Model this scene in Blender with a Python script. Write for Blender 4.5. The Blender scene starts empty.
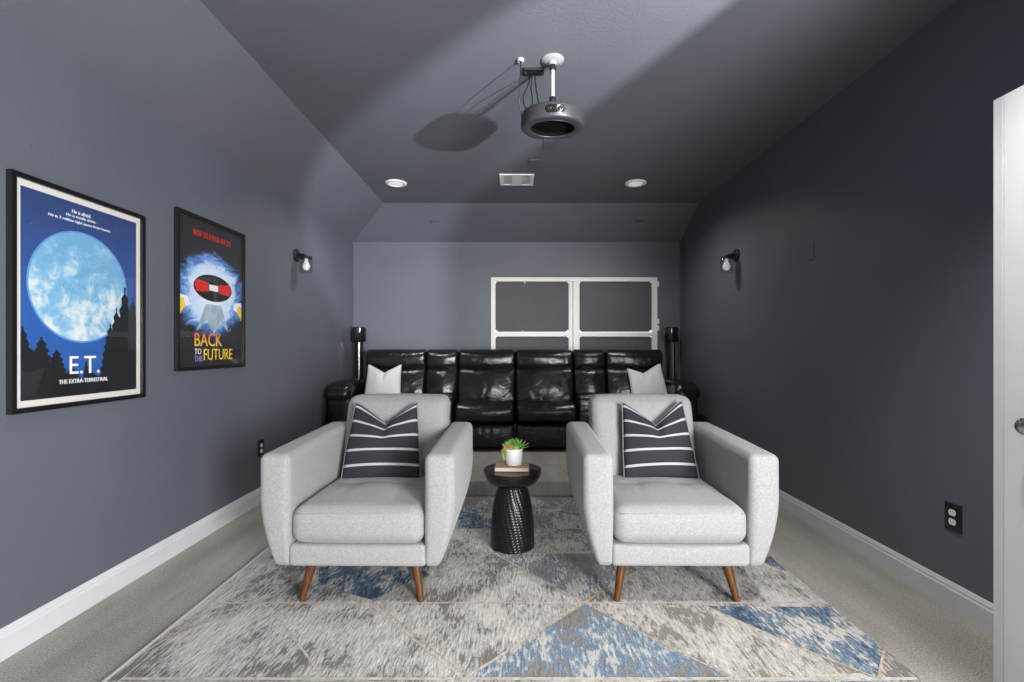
import bpy, bmesh, math, random
from mathutils import Vector, Matrix, noise
random.seed(7)
PI = math.pi
C = bpy.context.scene.collection
SC = bpy.context.scene

# ------------------------------------------------------------------ camera, sky, lights, exposure
cam_d = bpy.data.cameras.new('camera')
cam_d.sensor_width = 36.0
cam_d.lens = 480.0 / 1024.0 * 36.0
cam_d.shift_x = -3.0 / 1024.0
cam_d.shift_y = 7.0 / 1024.0
cam_d.clip_start = 0.02
cam = bpy.data.objects.new('camera', cam_d)
cam.location = (0, 0, 1.18)
cam.rotation_euler = (PI / 2, 0, 0)
C.objects.link(cam)
SC.camera = cam

world = bpy.data.worlds.new('sky')
SC.world = world
world.use_nodes = True
bg = world.node_tree.nodes['Background']
bg.inputs['Color'].default_value = (0.80, 0.88, 1.0, 1)
bg.inputs['Strength'].default_value = 3.0


def area_light(name, loc, aim, sx, sy, power, col):
    d = bpy.data.lights.new(name, 'AREA')
    d.shape = 'RECTANGLE'
    d.size, d.size_y = sx, sy
    d.energy = power
    d.color = col
    o = bpy.data.objects.new(name, d)
    o.location = loc
    o.rotation_euler = (Vector(aim) - Vector(loc)).to_track_quat('-Z', 'Y').to_euler()
    C.objects.link(o)
    return o


# added area fills behind the camera; no windows are built there
area_light('rear_fill', (1.35, -2.25, 1.05), (-0.5, 3.0, 1.9), 2.9, 1.9, 300, (1.0, 0.985, 0.96))
area_light('side_fill', (2.0, -1.7, 1.35), (-1.4, 2.6, 1.5), 0.9, 1.3, 270, (0.95, 0.97, 1.0))


def down_spot(name, loc, power, angle, size=0.07):
    d = bpy.data.lights.new(name, 'SPOT')
    d.energy = power
    d.color = (1.0, 0.97, 0.93)
    d.spot_size = math.radians(angle)
    d.spot_blend = 0.8
    d.shadow_soft_size = size
    o = bpy.data.objects.new(name, d)
    o.location = loc
    C.objects.link(o)


# the two recessed lights in view; the nearer pair is added, unseen fill
for x in (-1.127, 1.142):
    down_spot('recessed_or_fill_spot', (x, 4.548, 2.72), 66, 150)
    down_spot('recessed_or_fill_spot', (x, 1.25, 2.72), 50 if x < 0 else 180, 105)
# low lamp in the passage to the right; the wall corner cuts its beam
sp = bpy.data.lights.new('passage_lamp', 'SPOT')
sp.energy = 1120
sp.color = (0.93, 0.95, 1.0)
sp.shadow_soft_size = 0.03
sp.spot_size = math.radians(49)
sp.spot_blend = 0.2
spo = bpy.data.objects.new('passage_lamp', sp)
spo.location = (2.11, -0.08, 1.40)
_az, _el = math.radians(19.5), math.radians(16)
spo.rotation_euler = Vector((-math.sin(_az) * math.cos(_el), math.cos(_az) * math.cos(_el), math.sin(_el))).to_track_quat('-Z', 'Y').to_euler()
C.objects.link(spo)

SC.view_settings.view_transform = 'Standard'
SC.view_settings.look = 'None'
SC.view_settings.gamma = 1.0
SC.view_settings.use_curve_mapping = False
SC.view_settings.exposure = 0.0


# ------------------------------------------------------------------ helpers
def new_mat(name):
    m = bpy.data.materials.new(name)
    m.use_nodes = True
    nt = m.node_tree
    return m, nt, nt.nodes['Principled BSDF']


def ramp_set(r, stops, interp='LINEAR'):
    r.color_ramp.interpolation = interp
    el = r.color_ramp.elements
    while len(el) > 1:
        el.remove(el[-1])
    el[0].position, el[0].color = stops[0][0], (*stops[0][1], 1)
    for p, c in stops[1:]:
        e = el.new(p)
        e.color = (*c, 1)


def coords(nt, scale=(1, 1, 1), kind='Object', rot=(0, 0, 0)):
    tc = nt.nodes.new('ShaderNodeTexCoord')
    mp = nt.nodes.new('ShaderNodeMapping')
    mp.inputs['Scale'].default_value = scale
    mp.inputs['Rotation'].default_value = rot
    nt.links.new(tc.outputs[kind], mp.inputs['Vector'])
    return mp.outputs['Vector']


def noise_node(nt, vec, scale, detail=3.0, rough=0.55, distortion=0.0):
    n = nt.nodes.new('ShaderNodeTexNoise')
    n.inputs['Scale'].default_value = scale
    n.inputs['Detail'].default_value = detail
    n.inputs['Roughness'].default_value = rough
    n.inputs['Distortion'].default_value = distortion
    nt.links.new(vec, n.inputs['Vector'])
    return n.outputs['Fac']


def bump(nt, bsdf, fac, strength, dist):
    b = nt.nodes.new('ShaderNodeBump')
    b.inputs['Strength'].default_value = strength
    b.inputs['Distance'].default_value = dist
    nt.links.new(fac, b.inputs['Height'])
    nt.links.new(b.outputs['Normal'], bsdf.inputs['Normal'])


def mat_simple(name, col, rough=0.5, metal=0.0, nscale=None, nvar=0.12, bstr=0.0, bdist=0.002, coat=0.0, emit=None, spec=None):
    m, nt, b = new_mat(name)
    b.inputs['Roughness'].default_value = rough
    b.inputs['Metallic'].default_value = metal
    b.inputs['Coat Weight'].default_value = coat
    if spec is not None:
        b.inputs['Specular IOR Level'].default_value = spec
    vec = coords(nt)
    f = noise_node(nt, vec, nscale or 30.0)
    r = nt.nodes.new('ShaderNodeValToRGB')
    ramp_set(r, [(0.25, tuple(c * (1 - nvar) for c in col)), (0.75, tuple(min(1, c * (1 + nvar)) for c in col))])
    nt.links.new(f, r.inputs['Fac'])
    nt.links.new(r.outputs['Color'], b.inputs['Base Color'])
    if bstr:
        bump(nt, b, f, bstr, bdist)
    if emit:
        b.inputs['Emission Color'].default_value = (*emit[0], 1)
        b.inputs['Emission Strength'].default_value = emit[1]
    return m


def mat_thin_glass(name, tint=(1, 1, 1), rough=0.02, k=(0.48, 0.02)):
    m = bpy.data.materials.new(name)
    m.use_nodes = True
    nt = m.node_tree
    nt.nodes.clear()
    out = nt.nodes.new('ShaderNodeOutputMaterial')
    tr = nt.nodes.new('ShaderNodeBsdfTransparent')
    tr.inputs['Color'].default_value = (*tint, 1)
    gl = nt.nodes.new('ShaderNodeBsdfGlossy')
    gl.inputs['Roughness'].default_value = rough
    lw = nt.nodes.new('ShaderNodeLayerWeight')
    lw.inputs['Blend'].default_value = 0.5
    pw_ = nt.nodes.new('ShaderNodeMath'); pw_.operation = 'POWER'; pw_.inputs[1].default_value = 5.0
    nt.links.new(lw.outputs['Facing'], pw_.inputs[0])
    fr = nt.nodes.new('ShaderNodeMath'); fr.operation = 'MULTIPLY_ADD'; fr.inputs[1].default_value = k[0]; fr.inputs[2].default_value = k[1]
    nt.links.new(pw_.outputs[0], fr.inputs[0])
    mx = nt.nodes.new('ShaderNodeMixShader')
    nt.links.new(fr.outputs[0], mx.inputs[0])
    nt.links.new(tr.outputs[0], mx.inputs[1])
    nt.links.new(gl.outputs[0], mx.inputs[2])
    nt.links.new(mx.outputs[0], out.inputs['Surface'])
    return m


def obj(name, bm, mats, parent=None, smooth=True, loc=None, auto=None):
    bmesh.ops.recalc_face_normals(bm, faces=bm.faces[:])
    me = bpy.data.meshes.new(name)
    bm.to_mesh(me)
    bm.free()
    if not isinstance(mats, (list, tuple)):
        mats = [mats]
    for m in mats:
        me.materials.append(m)
    for p in me.polygons:
        p.use_smooth = smooth
    if smooth and auto is not None:
        try:
            me.set_sharp_from_angle(angle=math.radians(auto))
        except Exception:
            pass
    o = bpy.data.objects.new(name, me)
    C.objects.link(o)
    if parent:
        o.parent = parent
    if loc:
        o.location = loc
    return o


def tag(o, label, cat, group=None):
    o['label'] = label
    o['category'] = cat
    if group:
        o['group'] = group
    return o


def thing(name, label, cat, loc=(0, 0, 0), rotz=0.0, group=None):
    o = bpy.data.objects.new(name, None)
    o.empty_display_size = 0.1
    C.objects.link(o)
    o.location = loc
    o.rotation_euler = (0, 0, rotz)
    return tag(o, label, cat, group)


def struct(name, bm, m, parent=None, smooth=False, auto=None):
    o = obj(name, bm, m, parent, smooth, auto=auto)
    if not parent:
        o['kind'] = 'structure'
    return o


def copy_tree(root, loc, label, rotz=0.0):
    r = root.copy()
    C.objects.link(r)
    r.location = loc
    r.rotation_euler = (0, 0, rotz)
    r['label'] = label
    for ch in list(root.children):
        c = ch.copy()
        C.objects.link(c)
        c.parent = r
        for g in list(ch.children):
            d = g.copy()
            C.objects.link(d)
            d.parent = c
    return r


def box(bm, x0, x1, y0, y1, z0, z1, bev=0.0, seg=2, mi=0):
    vs = [bm.verts.new((x, y, z)) for x in (x0, x1) for y in (y0, y1) for z in (z0, z1)]
    fs = []
    for a in ((0, 1, 3, 2), (4, 6, 7, 5), (0, 4, 5, 1), (2, 3, 7, 6), (0, 2, 6, 4), (1, 5, 7, 3)):
        f = bm.faces.new([vs[i] for i in a])
        f.material_index = mi
        fs.append(f)
    if bev:
        es = list({e for f in fs for e in f.edges})
        r = bmesh.ops.bevel(bm, geom=es, offset=bev, segments=seg, profile=0.5, affect='EDGES')
        for f in r['faces']:
            f.material_index = mi
    return bm


def NB():
    return bmesh.new()


def boxbm(*a, **k):
    return box(NB(), *a, **k)


def puff(bm, c, s, r, n=8, bulge=(0, 0, 0), fn=None, k=4, xs=1.0):
    """rounded soft box centred at c, size s; fn(p, q) reshapes (p world, q normalised -1..1)"""
    s = (s[0] * xs, s[1], s[2])
    h = [v / 2 for v in s]
    r = min(r, *[v * 0.98 for v in h])
    ts = [math.tan(i / k * PI / 4) for i in range(k + 1)]
    ax = []
    for i in range(3):
        core = h[i] - r
        nn = max(1, n if core > 1e-4 else 1)
        l = [-core - r * t for t in reversed(ts)]
        l += [-core + 2 * core * j / nn for j in range(1, nn)]
        l += [core + r * t for t in ts]
        ax.append(l)
    cache = {}

    def vert(q):
        key = (round(q[0], 5), round(q[1], 5), round(q[2], 5))
        if key in cache:
            return cache[key]
        cl = [max(-(h[i] - r), min(h[i] - r, q[i])) for i in range(3)]
        d = Vector([q[i] - cl[i] for i in range(3)])
        if d.length > 1e-9:
            d = d.normalized() * r
        p = Vector(cl) + d
        nq = [max(-1, min(1, p[i] / h[i])) for i in range(3)]
        b = Vector((bulge[0] * nq[0] * (1 - nq[1] ** 2) * (1 - nq[2] ** 2),
                    bulge[1] * nq[1] * (1 - nq[0] ** 2) * (1 - nq[2] ** 2),
                    bulge[2] * nq[2] * (1 - nq[0] ** 2) * (1 - nq[1] ** 2)))
        p = p + b
        p.x /= xs
        p = p + Vector(c)
        if fn:
            p = fn(p, nq)
        v = bm.verts.new(p)
        cache[key] = v
        return v

    for a in range(3):
        b1, b2 = (a + 1) % 3, (a + 2) % 3
        for sgn in (-1, 1):
            for i in range(len(ax[b1]) - 1):
                for j in range(len(ax[b2]) - 1):
                    quad = []
                    for (u, v) in ((i, j), (i + 1, j), (i + 1, j + 1), (i, j + 1)):
                        q = [0, 0, 0]
                        q[a] = sgn * h[a]
                        q[b1] = ax[b1][u]
                        q[b2] = ax[b2][v]
                        quad.append(vert(q))
                    if len(set(quad)) == 4:
                        try:
                            bm.faces.new(quad)
                        except ValueError:
                            pass
    return bm


def lathe(bm, prof, n=40, c=(0, 0, 0), mi=0, fn=None):
    rings = []
    for (r, z) in prof:
        if r < 1e-6:
            rings.append([bm.verts.new((c[0], c[1], c[2] + z))])
        else:
            ring = []
            for i in range(n):
                a = 2 * PI * i / n
                rr = r if fn is None else fn(r, z, a)
                ring.append(bm.verts.new((c[0] + rr * math.cos(a), c[1] + rr * math.sin(a), c[2] + z)))
            rings.append(ring)
    for A, B in zip(rings, rings[1:]):
        for i in range(n):
            j = (i + 1) % n
            if len(A) == 1 and len(B) == 1:
                continue
            if len(A) == 1:
                f = bm.faces.new((A[0], B[i], B[j]))
            elif len(B) == 1:
                f = bm.faces.new((A[i], B[0], A[j]))
            else:
                f = bm.faces.new((A[i], B[i], B[j], A[j]))
            f.material_index = mi
    return bm


def tube(bm, pts, rad, n=8, closed=False):
    pts = [Vector(p) for p in pts]
    m = len(pts)
    rings = []
    prev = None
    for i, p in enumerate(pts):
        if closed:
            t = pts[(i + 1) % m] - pts[i - 1]
        else:
            t = pts[min(i + 1, m - 1)] - pts[max(i - 1, 0)]
        t = t.normalized() if t.length > 1e-9 else Vector((0, 0, 1))
        if prev is None:
            up = Vector((0, 0, 1)) if abs(t.z) < 0.9 else Vector((1, 0, 0))
            nrm = t.cross(up).normalized()
        else:
            nrm = (prev - t * prev.dot(t)).normalized()
        prev = nrm
        bn = t.cross(nrm)
        r = rad[i] if isinstance(rad, (list, tuple)) else rad
        rings.append([bm.verts.new(p + (nrm * math.cos(2 * PI * k / n) + bn * math.sin(2 * PI * k / n)) * r) for k in range(n)])
    pairs = list(zip(rings, rings[1:]))
    if closed:
        pairs.append((rings[-1], rings[0]))
    for A, B in pairs:
        for k in range(n):
            bm.faces.new((A[k], A[(k + 1) % n], B[(k + 1) % n], B[k]))
    if not closed:
        bm.faces.new(rings[0][::-1])
        bm.faces.new(rings[-1])
    return bm


def poly(bm, pts, y=None, mi=0):
    """flat polygon; pts are (x,z) at depth y, or full 3-D points"""
    vs = [bm.verts.new((p[0], y, p[1]) if y is not None else p) for p in pts]
    f = bm.faces.new(vs)
    f.material_index = mi
    return f


def slab_poly(bm, pts, y0, y1, mi=0):
    a = [bm.verts.new((p[0], y0, p[1])) for p in pts]
    b = [bm.verts.new((p[0], y1, p[1])) for p in pts]
    bm.faces.new(a).material_index = mi
    bm.faces.new(b[::-1]).material_index = mi
    for i in range(len(pts)):
        j = (i + 1) % len(pts)
        bm.faces.new((a[i], b[i], b[j], a[j])).material_index = mi


def rot_bm(bm, M):
    bmesh.ops.transform(bm, matrix=M, verts=bm.verts[:])
    return bm


def text_bm(body, width, height, extrude=0.0006, shear=0.0, space=1.0):
    """lettering as a mesh facing -y, centred on the origin, fitted to width x height"""
    cu = bpy.data.curves.new('lettering', 'FONT')
    cu.body = body
    cu.align_x = 'CENTER'
    cu.extrude = extrude
    cu.shear = shear
    cu.space_character = space
    cu.resolution_u = 3
    to = bpy.data.objects.new('lettering', cu)
    C.objects.link(to)
    dg = bpy.context.evaluated_depsgraph_get()
    me = bpy.data.meshes.new_from_object(to.evaluated_get(dg))
    bpy.data.objects.remove(to)
    bm = bmesh.new()
    bm.from_mesh(me)
    xs = [v.co.x for v in bm.verts]
    ys = [v.co.y for v in bm.verts]
    cx, cy = (min(xs) + max(xs)) / 2, (min(ys) + max(ys)) / 2
    kx, ky = width / (max(xs) - min(xs)), height / (max(ys) - min(ys))
    for v in bm.verts:
        v.co = Vector(((v.co.x - cx) * kx, -v.co.z, (v.co.y - cy) * ky))
    bpy.data.meshes.remove(me)
    bpy.data.curves.remove(cu)
    return bm


def shift(bm, d):
    bmesh.ops.translate(bm, vec=Vector(d), verts=bm.verts[:])
    return bm


def tufts(p, q, pts, depth, rad):
    d = 0
    for (tx, ty) in pts:
        d += depth * math.exp(-((q[0] - tx) ** 2 + (q[1] - ty) ** 2) / rad ** 2)
    return d


# ------------------------------------------------------------------ materials
PAINT = (0.101, 0.110, 0.132)


def make_paint(name, col, rough=0.5, peel=1.0):
    m, nt, b = new_mat(name)
    vec = coords(nt)
    f = noise_node(nt, vec, 70.0, 2.0, 0.5)
    g = noise_node(nt, vec, 1.3, 2.0, 0.5)
    r = nt.nodes.new('ShaderNodeValToRGB')
    ramp_set(r, [(0.3, tuple(c * 0.94 for c in col)), (0.7, tuple(c * 1.06 for c in col))])
    nt.links.new(g, r.inputs['Fac'])
    nt.links.new(r.outputs['Color'], b.inputs['Base Color'])
    b.inputs['Roughness'].default_value = rough
    bump(nt, b, f, 0.35 * peel, 0.004)
    return m


M = {}
M['paint'] = make_paint('slate_wall_paint', PAINT, 0.5)
M['ceil'] = make_paint('slate_paint_lightened', (0.126, 0.135, 0.156), 0.6, 1.3)  # wall paint made lighter, standing in for more light on the ceiling
M['loft'] = make_paint('pale_bounce_paint', (0.55, 0.55, 0.54), 0.7)  # pale tone of the unseen walls, picked to bounce fill light
M['trim'] = mat_simple('white_trim_paint', (0.56, 0.57, 0.585), 0.35, nscale=6, nvar=0.04)
M['door'] = mat_simple('white_door_paint', (0.62, 0.62, 0.63), 0.3, nscale=5, nvar=0.03)
M['frame_white'] = mat_simple('cream_window_paint', (0.80, 0.78, 0.74), 0.4, nscale=9, nvar=0.03)
M['black_frame'] = mat_simple('black_frame_lacquer', (0.008, 0.008, 0.009), 0.25, nscale=40)
M['mat_board'] = mat_simple('ivory_mat_board', (0.64, 0.61, 0.56), 0.8, nscale=90, nvar=0.03)
M['glass'] = mat_thin_glass('clear_pane')
M['jar'] = mat_thin_glass('jar_glass', (0.86, 0.88, 0.90), 0.06, (1.2, 0.13))
M['metal_black'] = mat_simple('black_metal', (0.012, 0.012, 0.013), 0.45, 0.2, nscale=50)
M['gloss_black'] = mat_simple('gloss_black_lacquer', (0.008, 0.008, 0.009), 0.12, 0.0, nscale=50, coat=0.6)
M['chrome'] = mat_simple('grey_metal', (0.45, 0.45, 0.46), 0.25, 1.0, nscale=50, nvar=0.05)
M['white_plastic'] = mat_simple('white_plastic', (0.78, 0.78, 0.77), 0.4, nscale=30, nvar=0.03)
M['mount_white'] = mat_simple('dull_white_metal', (0.30, 0.30, 0.31), 0.45, nscale=30, nvar=0.05)
M['black_plastic'] = mat_simple('black_plastic', (0.010, 0.010, 0.011), 0.3, nscale=60)
M['recess_shade'] = mat_simple('recess_shade_black', (0.004, 0.004, 0.004), 0.8, nscale=60)
M['lamp_lens'] = mat_simple('frosted_lamp_lens', (0.8, 0.8, 0.8), 0.5, nscale=30, nvar=0.02, emit=((1, 0.98, 0.95), 0.35))
M['bulb'] = mat_simple('white_glass_bulb', (0.9, 0.9, 0.9), 0.3, nscale=30, nvar=0.02, emit=((1, 0.98, 0.96), 0.25))
M['proj'] = mat_simple('gunmetal_shell', (0.055, 0.054, 0.060), 0.38, 0.35, nscale=150, nvar=0.15)
M['proj_dark'] = mat_simple('speaker_mesh_black', (0.004, 0.004, 0.004), 0.9, nscale=200, spec=0.05)
M['blackout'] = mat_simple('charcoal_blackout_panel', (0.070, 0.064, 0.070), 0.6, nscale=3, nvar=0.1)
M['patch'] = mat_simple('painted_plate', tuple(c * 0.95 for c in PAINT), 0.45, nscale=40)

# leather
m, nt, b = new_mat('black_leather')
vec = coords(nt)
g1 = noise_node(nt, vec, 9.0, 4.0, 0.55, 0.8)
g2 = noise_node(nt, vec, 260.0, 2.0)
mx = nt.nodes.new('ShaderNodeMath'); mx.operation = 'MULTIPLY_ADD'
nt.links.new(g2, mx.inputs[0]); mx.inputs[1].default_value = 0.06
nt.links.new(g1, mx.inputs[2])
b.inputs['Base Color'].default_value = (0.0075, 0.0078, 0.0095, 1)
b.inputs['Roughness'].default_value = 0.22
bump(nt, b, mx.outputs[0], 0.5, 0.02)
M['leather'] = m


def fabric(name, c0, c1, scale=420.0, bs=0.5):
    m, nt, b = new_mat(name)
    vec = coords(nt)
    f = noise_node(nt, vec, scale, 2.0, 0.7)
    f2 = noise_node(nt, vec, 150.0, 3.0, 0.75)
    ad = nt.nodes.new('ShaderNodeMath'); ad.operation = 'ADD'
    nt.links.new(f, ad.inputs[0]); nt.links.new(f2, ad.inputs[1])
    hv = nt.nodes.new('ShaderNodeMath'); hv.operation = 'MULTIPLY'; hv.inputs[1].default_value = 0.5
    nt.links.new(ad.outputs[0], hv.inputs[0])
    r = nt.nodes.new('ShaderNodeValToRGB')
    ramp_set(r, [(0.36, c0), (0.64, c1)])
    nt.links.new(hv.outputs[0], r.inputs['Fac'])
    nt.links.new(r.outputs['Color'], b.inputs['Base Color'])
    b.inputs['Roughness'].default_value = 0.95
    b.inputs['Specular IOR Level'].default_value = 0.15
    b.inputs['Sheen Weight'].default_value = 0.15
    bump(nt, b, hv.outputs[0], bs, 0.002)
    return m


M['tweed'] = fabric('light_grey_tweed', (0.185, 0.185, 0.182), (0.335, 0.335, 0.33), 700.0)
M['white_cloth'] = fabric('white_cotton', (0.58, 0.57, 0.57), (0.68, 0.67, 0.67), 300, 0.2)
M['piping'] = fabric('grey_piping', (0.13, 0.13, 0.14), (0.20, 0.20, 0.21), 300, 0.2)

# striped cushion cloth (stripes follow the cloth's own weave coordinates)
m, nt, b = new_mat('charcoal_striped_cloth')
tc = nt.nodes.new('ShaderNodeTexCoord')
sep = nt.nodes.new('ShaderNodeSeparateXYZ')
nt.links.new(tc.outputs['UV'], sep.inputs[0])
mu = nt.nodes.new('ShaderNodeMath'); mu.operation = 'MULTIPLY'; mu.inputs[1].default_value = 5.15
nt.links.new(sep.outputs['Y'], mu.inputs[0])
fr = nt.nodes.new('ShaderNodeMath'); fr.operation = 'FRACT'
nt.links.new(mu.outputs[0], fr.inputs[0])
st = nt.nodes.new('ShaderNodeValToRGB')
ramp_set(st, [(0.0, (0.024, 0.026, 0.031)), (0.825, (0.024, 0.026, 0.031)), (0.84, (0.37, 0.375, 0.39)), (0.985, (0.37, 0.375, 0.39)), (1.0, (0.024, 0.026, 0.031))])
nt.links.new(fr.outputs[0], st.inputs['Fac'])
nt.links.new(st.outputs['Color'], b.inputs['Base Color'])
b.inputs['Roughness'].default_value = 0.9
b.inputs['Specular IOR Level'].default_value = 0.2
bump(nt, b, noise_node(nt, coords(nt), 350.0), 0.2, 0.001)
M['stripes'] = m

# walnut legs
m, nt, b = new_mat('walnut_wood')
vec = coords(nt, (30, 30, 4))
f = noise_node(nt, vec, 3.0, 4.0, 0.6, 0.6)
r = nt.nodes.new('ShaderNodeValToRGB')
ramp_set(r, [(0.3, (0.050, 0.016, 0.003)), (0.7, (0.135, 0.047, 0.009))])
nt.links.new(f, r.inputs['Fac']); nt.links.new(r.outputs['Color'], b.inputs['Base Color'])
b.inputs['Roughness'].default_value = 0.45
b.inputs['Specular IOR Level'].default_value = 0.3
M['walnut'] = m


def carpet(name, c0, c1):
    m, nt, b = new_mat(name)
    vec = coords(nt)
    f = noise_node(nt, vec, 160.0, 3.0, 0.7)
    g = noise_node(nt, coords(nt, (3, 0.6, 1)), 2.2, 2.0, 0.5)
    mm = nt.nodes.new('ShaderNodeMath'); mm.operation = 'MULTIPLY_ADD'
    nt.links.new(g, mm.inputs[0]); mm.inputs[1].default_value = 0.35
    nt.links.new(f, mm.inputs[2])
    sb = nt.nodes.new('ShaderNodeMath'); sb.operation = 'SUBTRACT'; sb.inputs[1].default_value = 0.17
    nt.links.new(mm.outputs[0], sb.inputs[0])
    r = nt.nodes.new('ShaderNodeValToRGB')
    ramp_set(r, [(0.33, c0), (0.67, c1)])
    nt.links.new(sb.outputs[0], r.inputs['Fac']); nt.links.new(r.outputs['Color'], b.inputs['Base Color'])
    b.inputs['Roughness'].default_value = 1.0
    b.inputs['Specular IOR Level'].default_value = 0.05
    bump(nt, b, f, 0.9, 0.006)
    return m


M['carpet'] = carpet('beige_carpet', (0.22, 0.21, 0.185), (0.47, 0.45, 0.41))


def rug_mat(name, stops, sx=110.0, sy=19.0, off=0.0):
    """pile with raised streaks along the rug: a coarse blotch noise decides the tone, a fine stretched one breaks its edges"""
    m, nt, b = new_mat(name)
    tc = nt.nodes.new('ShaderNodeTexCoord')

    def nz(scale, loc, det, rgh, dist=0.0):
        mp = nt.nodes.new('ShaderNodeMapping')
        mp.inputs['Scale'].default_value = (*scale, 1)
        mp.inputs['Location'].default_value = (*loc, 0)
        nt.links.new(tc.outputs['Object'], mp.inputs['Vector'])
        return noise_node(nt, mp.outputs['Vector'], 1.0, det, rgh, dist)

    def mad(a_, k_, c_):
        q = nt.nodes.new('ShaderNodeMath'); q.operation = 'MULTIPLY_ADD'
        nt.links.new(a_, q.inputs[0]); q.inputs[1].default_value = k_
        if isinstance(c_, float):
            q.inputs[2].default_value = c_
        else:
            nt.links.new(c_, q.inputs[2])
        return q.outputs[0]

    fine = nz((sx * 0.85, sy * 1.15), (off, off * 1.7), 2.0, 0.5)
    mid = nz((24.0, 8.0), (off * 1.3, off), 4.0, 0.7)
    big = nz((4.5, 3.2), (off * 2.3, off), 2.0, 0.5)
    v = mad(fine, 0.62, mad(mid, 0.60, mad(big, 0.78, -0.50)))
    r = nt.nodes.new('ShaderNodeValToRGB')
    ramp_set(r, stops)
    nt.links.new(v, r.inputs['Fac'])
    grain = noise_node(nt, coords(nt, (1, 0.4, 1)), 320.0, 2.0)
    gm = nt.nodes.new('ShaderNodeMapRange')
    gm.inputs['From Min'].default_value = 0.3; gm.inputs['From Max'].default_value = 0.7
    gm.inputs['To Min'].default_value = 0.80; gm.inputs['To Max'].default_value = 1.15
    nt.links.new(grain, gm.inputs['Value'])
    vm = nt.nodes.new('ShaderNodeVectorMath'); vm.operation = 'SCALE'
    nt.links.new(r.outputs['Color'], vm.inputs[0]); nt.links.new(gm.outputs[0], vm.inputs['Scale'])
    nt.links.new(vm.outputs[0], b.inputs['Base Color'])
    b.inputs['Roughness'].default_value = 0.95
    b.inputs['Specular IOR Level'].default_value = 0.1
    bump(nt, b, v, 0.8, 0.010)
    return m


# tones from worn-through grey to raised cream
GRY = [(0.36, (0.179, 0.166, 0.152)), (0.415, (0.213, 0.199, 0.185)), (0.425, (0.360, 0.345, 0.318)), (0.465, (0.367, 0.357, 0.339)), (0.472, (0.291, 0.277, 0.258)), (0.492, (0.325, 0.309, 0.288)), (0.50, (0.417, 0.404, 0.380)), (0.535, (0.380, 0.369, 0.349)), (0.545, (0.473, 0.454, 0.420)), (0.575, (0.386, 0.373, 0.355)), (0.59, (0.485, 0.466, 0.429)), (0.68, (0.497, 0.479, 0.442))]
GRB = [(0.38, (0.213, 0.197, 0.181)), (0.43, (0.258, 0.242, 0.224)), (0.44, (0.373, 0.361, 0.339)), (0.49, (0.398, 0.385, 0.361)), (0.497, (0.310, 0.293, 0.270)), (0.515, (0.340, 0.320, 0.295)), (0.525, (0.466, 0.448, 0.414)), (0.60, (0.423, 0.408, 0.383)), (0.615, (0.510, 0.488, 0.448))]
BLU = [(0.36, (0.030, 0.055, 0.125)), (0.42, (0.050, 0.090, 0.185)), (0.43, (0.110, 0.165, 0.265)), (0.455, (0.075, 0.125, 0.225)), (0.47, (0.040, 0.078, 0.170)), (0.50, (0.100, 0.158, 0.255)), (0.51, (0.230, 0.290, 0.360)), (0.53, (0.085, 0.135, 0.230)), (0.55, (0.110, 0.165, 0.260)), (0.56, (0.280, 0.265, 0.246)), (0.58, (0.314, 0.297, 0.274)), (0.59, (0.435, 0.420, 0.392)), (0.66, (0.460, 0.442, 0.411))]
TEA = [(0.34, (0.190, 0.179, 0.168)), (0.425, (0.241, 0.227, 0.213)), (0.435, (0.085, 0.135, 0.205)), (0.465, (0.130, 0.190, 0.265)), (0.472, (0.270, 0.330, 0.375)), (0.49, (0.115, 0.170, 0.245)), (0.525, (0.170, 0.235, 0.300)), (0.535, (0.386, 0.404, 0.408)), (0.555, (0.150, 0.205, 0.270)), (0.572, (0.190, 0.250, 0.310)), (0.58, (0.411, 0.408, 0.392)), (0.66, (0.448, 0.435, 0.411))]
MIX = [(0.35, (0.179, 0.168, 0.157)), (0.44, (0.213, 0.202, 0.188)), (0.45, (0.360, 0.345, 0.320)), (0.47, (0.235, 0.224, 0.209)), (0.505, (0.258, 0.246, 0.230)), (0.515, (0.085, 0.130, 0.215)), (0.55, (0.130, 0.180, 0.270)), (0.56, (0.386, 0.377, 0.358)), (0.66, (0.435, 0.420, 0.392))]
M['rug_grey'] = rug_mat('rug_grey_pile', GRY)
M['rug_grey_b'] = rug_mat('rug_grey_pile_second', GRB, 95, 18, 3.1)
BLU = [(p, (c[0] * 1.25 + 0.012, c[1] * 1.15 + 0.012, c[2] * 0.98)) if c[2] > c[0] else (p, c) for p, c in BLU]
M['rug_blue'] = rug_mat('rug_blue_pile', BLU, 95, 20, 5.3)
M['rug_blue_b'] = rug_mat('rug_teal_blue_pile', TEA, 90, 18, 9.7)
M['rug_mix'] = rug_mat('rug_grey_blue_pile', MIX, 95, 18, 2.2)
M['rug_line'] = mat_simple('rug_beige_line', (0.42, 0.39, 0.34), 0.95, nscale=40, nvar=0.35, spec=0.1)
M['rug_gold'] = mat_simple('rug_gold_line', (0.40, 0.33, 0.23), 0.95, nscale=60, nvar=0.45, spec=0.1)
M['rug_edge'] = mat_simple('rug_edge_binding', (0.58, 0.56, 0.53), 0.95, nscale=60, nvar=0.1, spec=0.1)

# ------------------------------------------------------------------ room shell
XL, XR, YB, YF = -1.947, 1.986, 5.78, -2.4
ZC, ZW = 2.7435, 2.454
XS, YS = -1.415, 5.175        # where the flat ceiling begins at the left and ends at the back
XH = 3.0                      # far side of the passage beside the camera
YR = 0.80

bm = boxbm(XL - 0.1, XH + 0.1, YF - 0.1, YB + 0.1, -0.12, 0.0)
struct('floor', bm, M['carpet'])
bm = boxbm(XL, XR, 3.80, YB, 0.0, 0.127, bev=0.012, seg=3)
struct('floor_riser', bm, M['carpet'])

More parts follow.
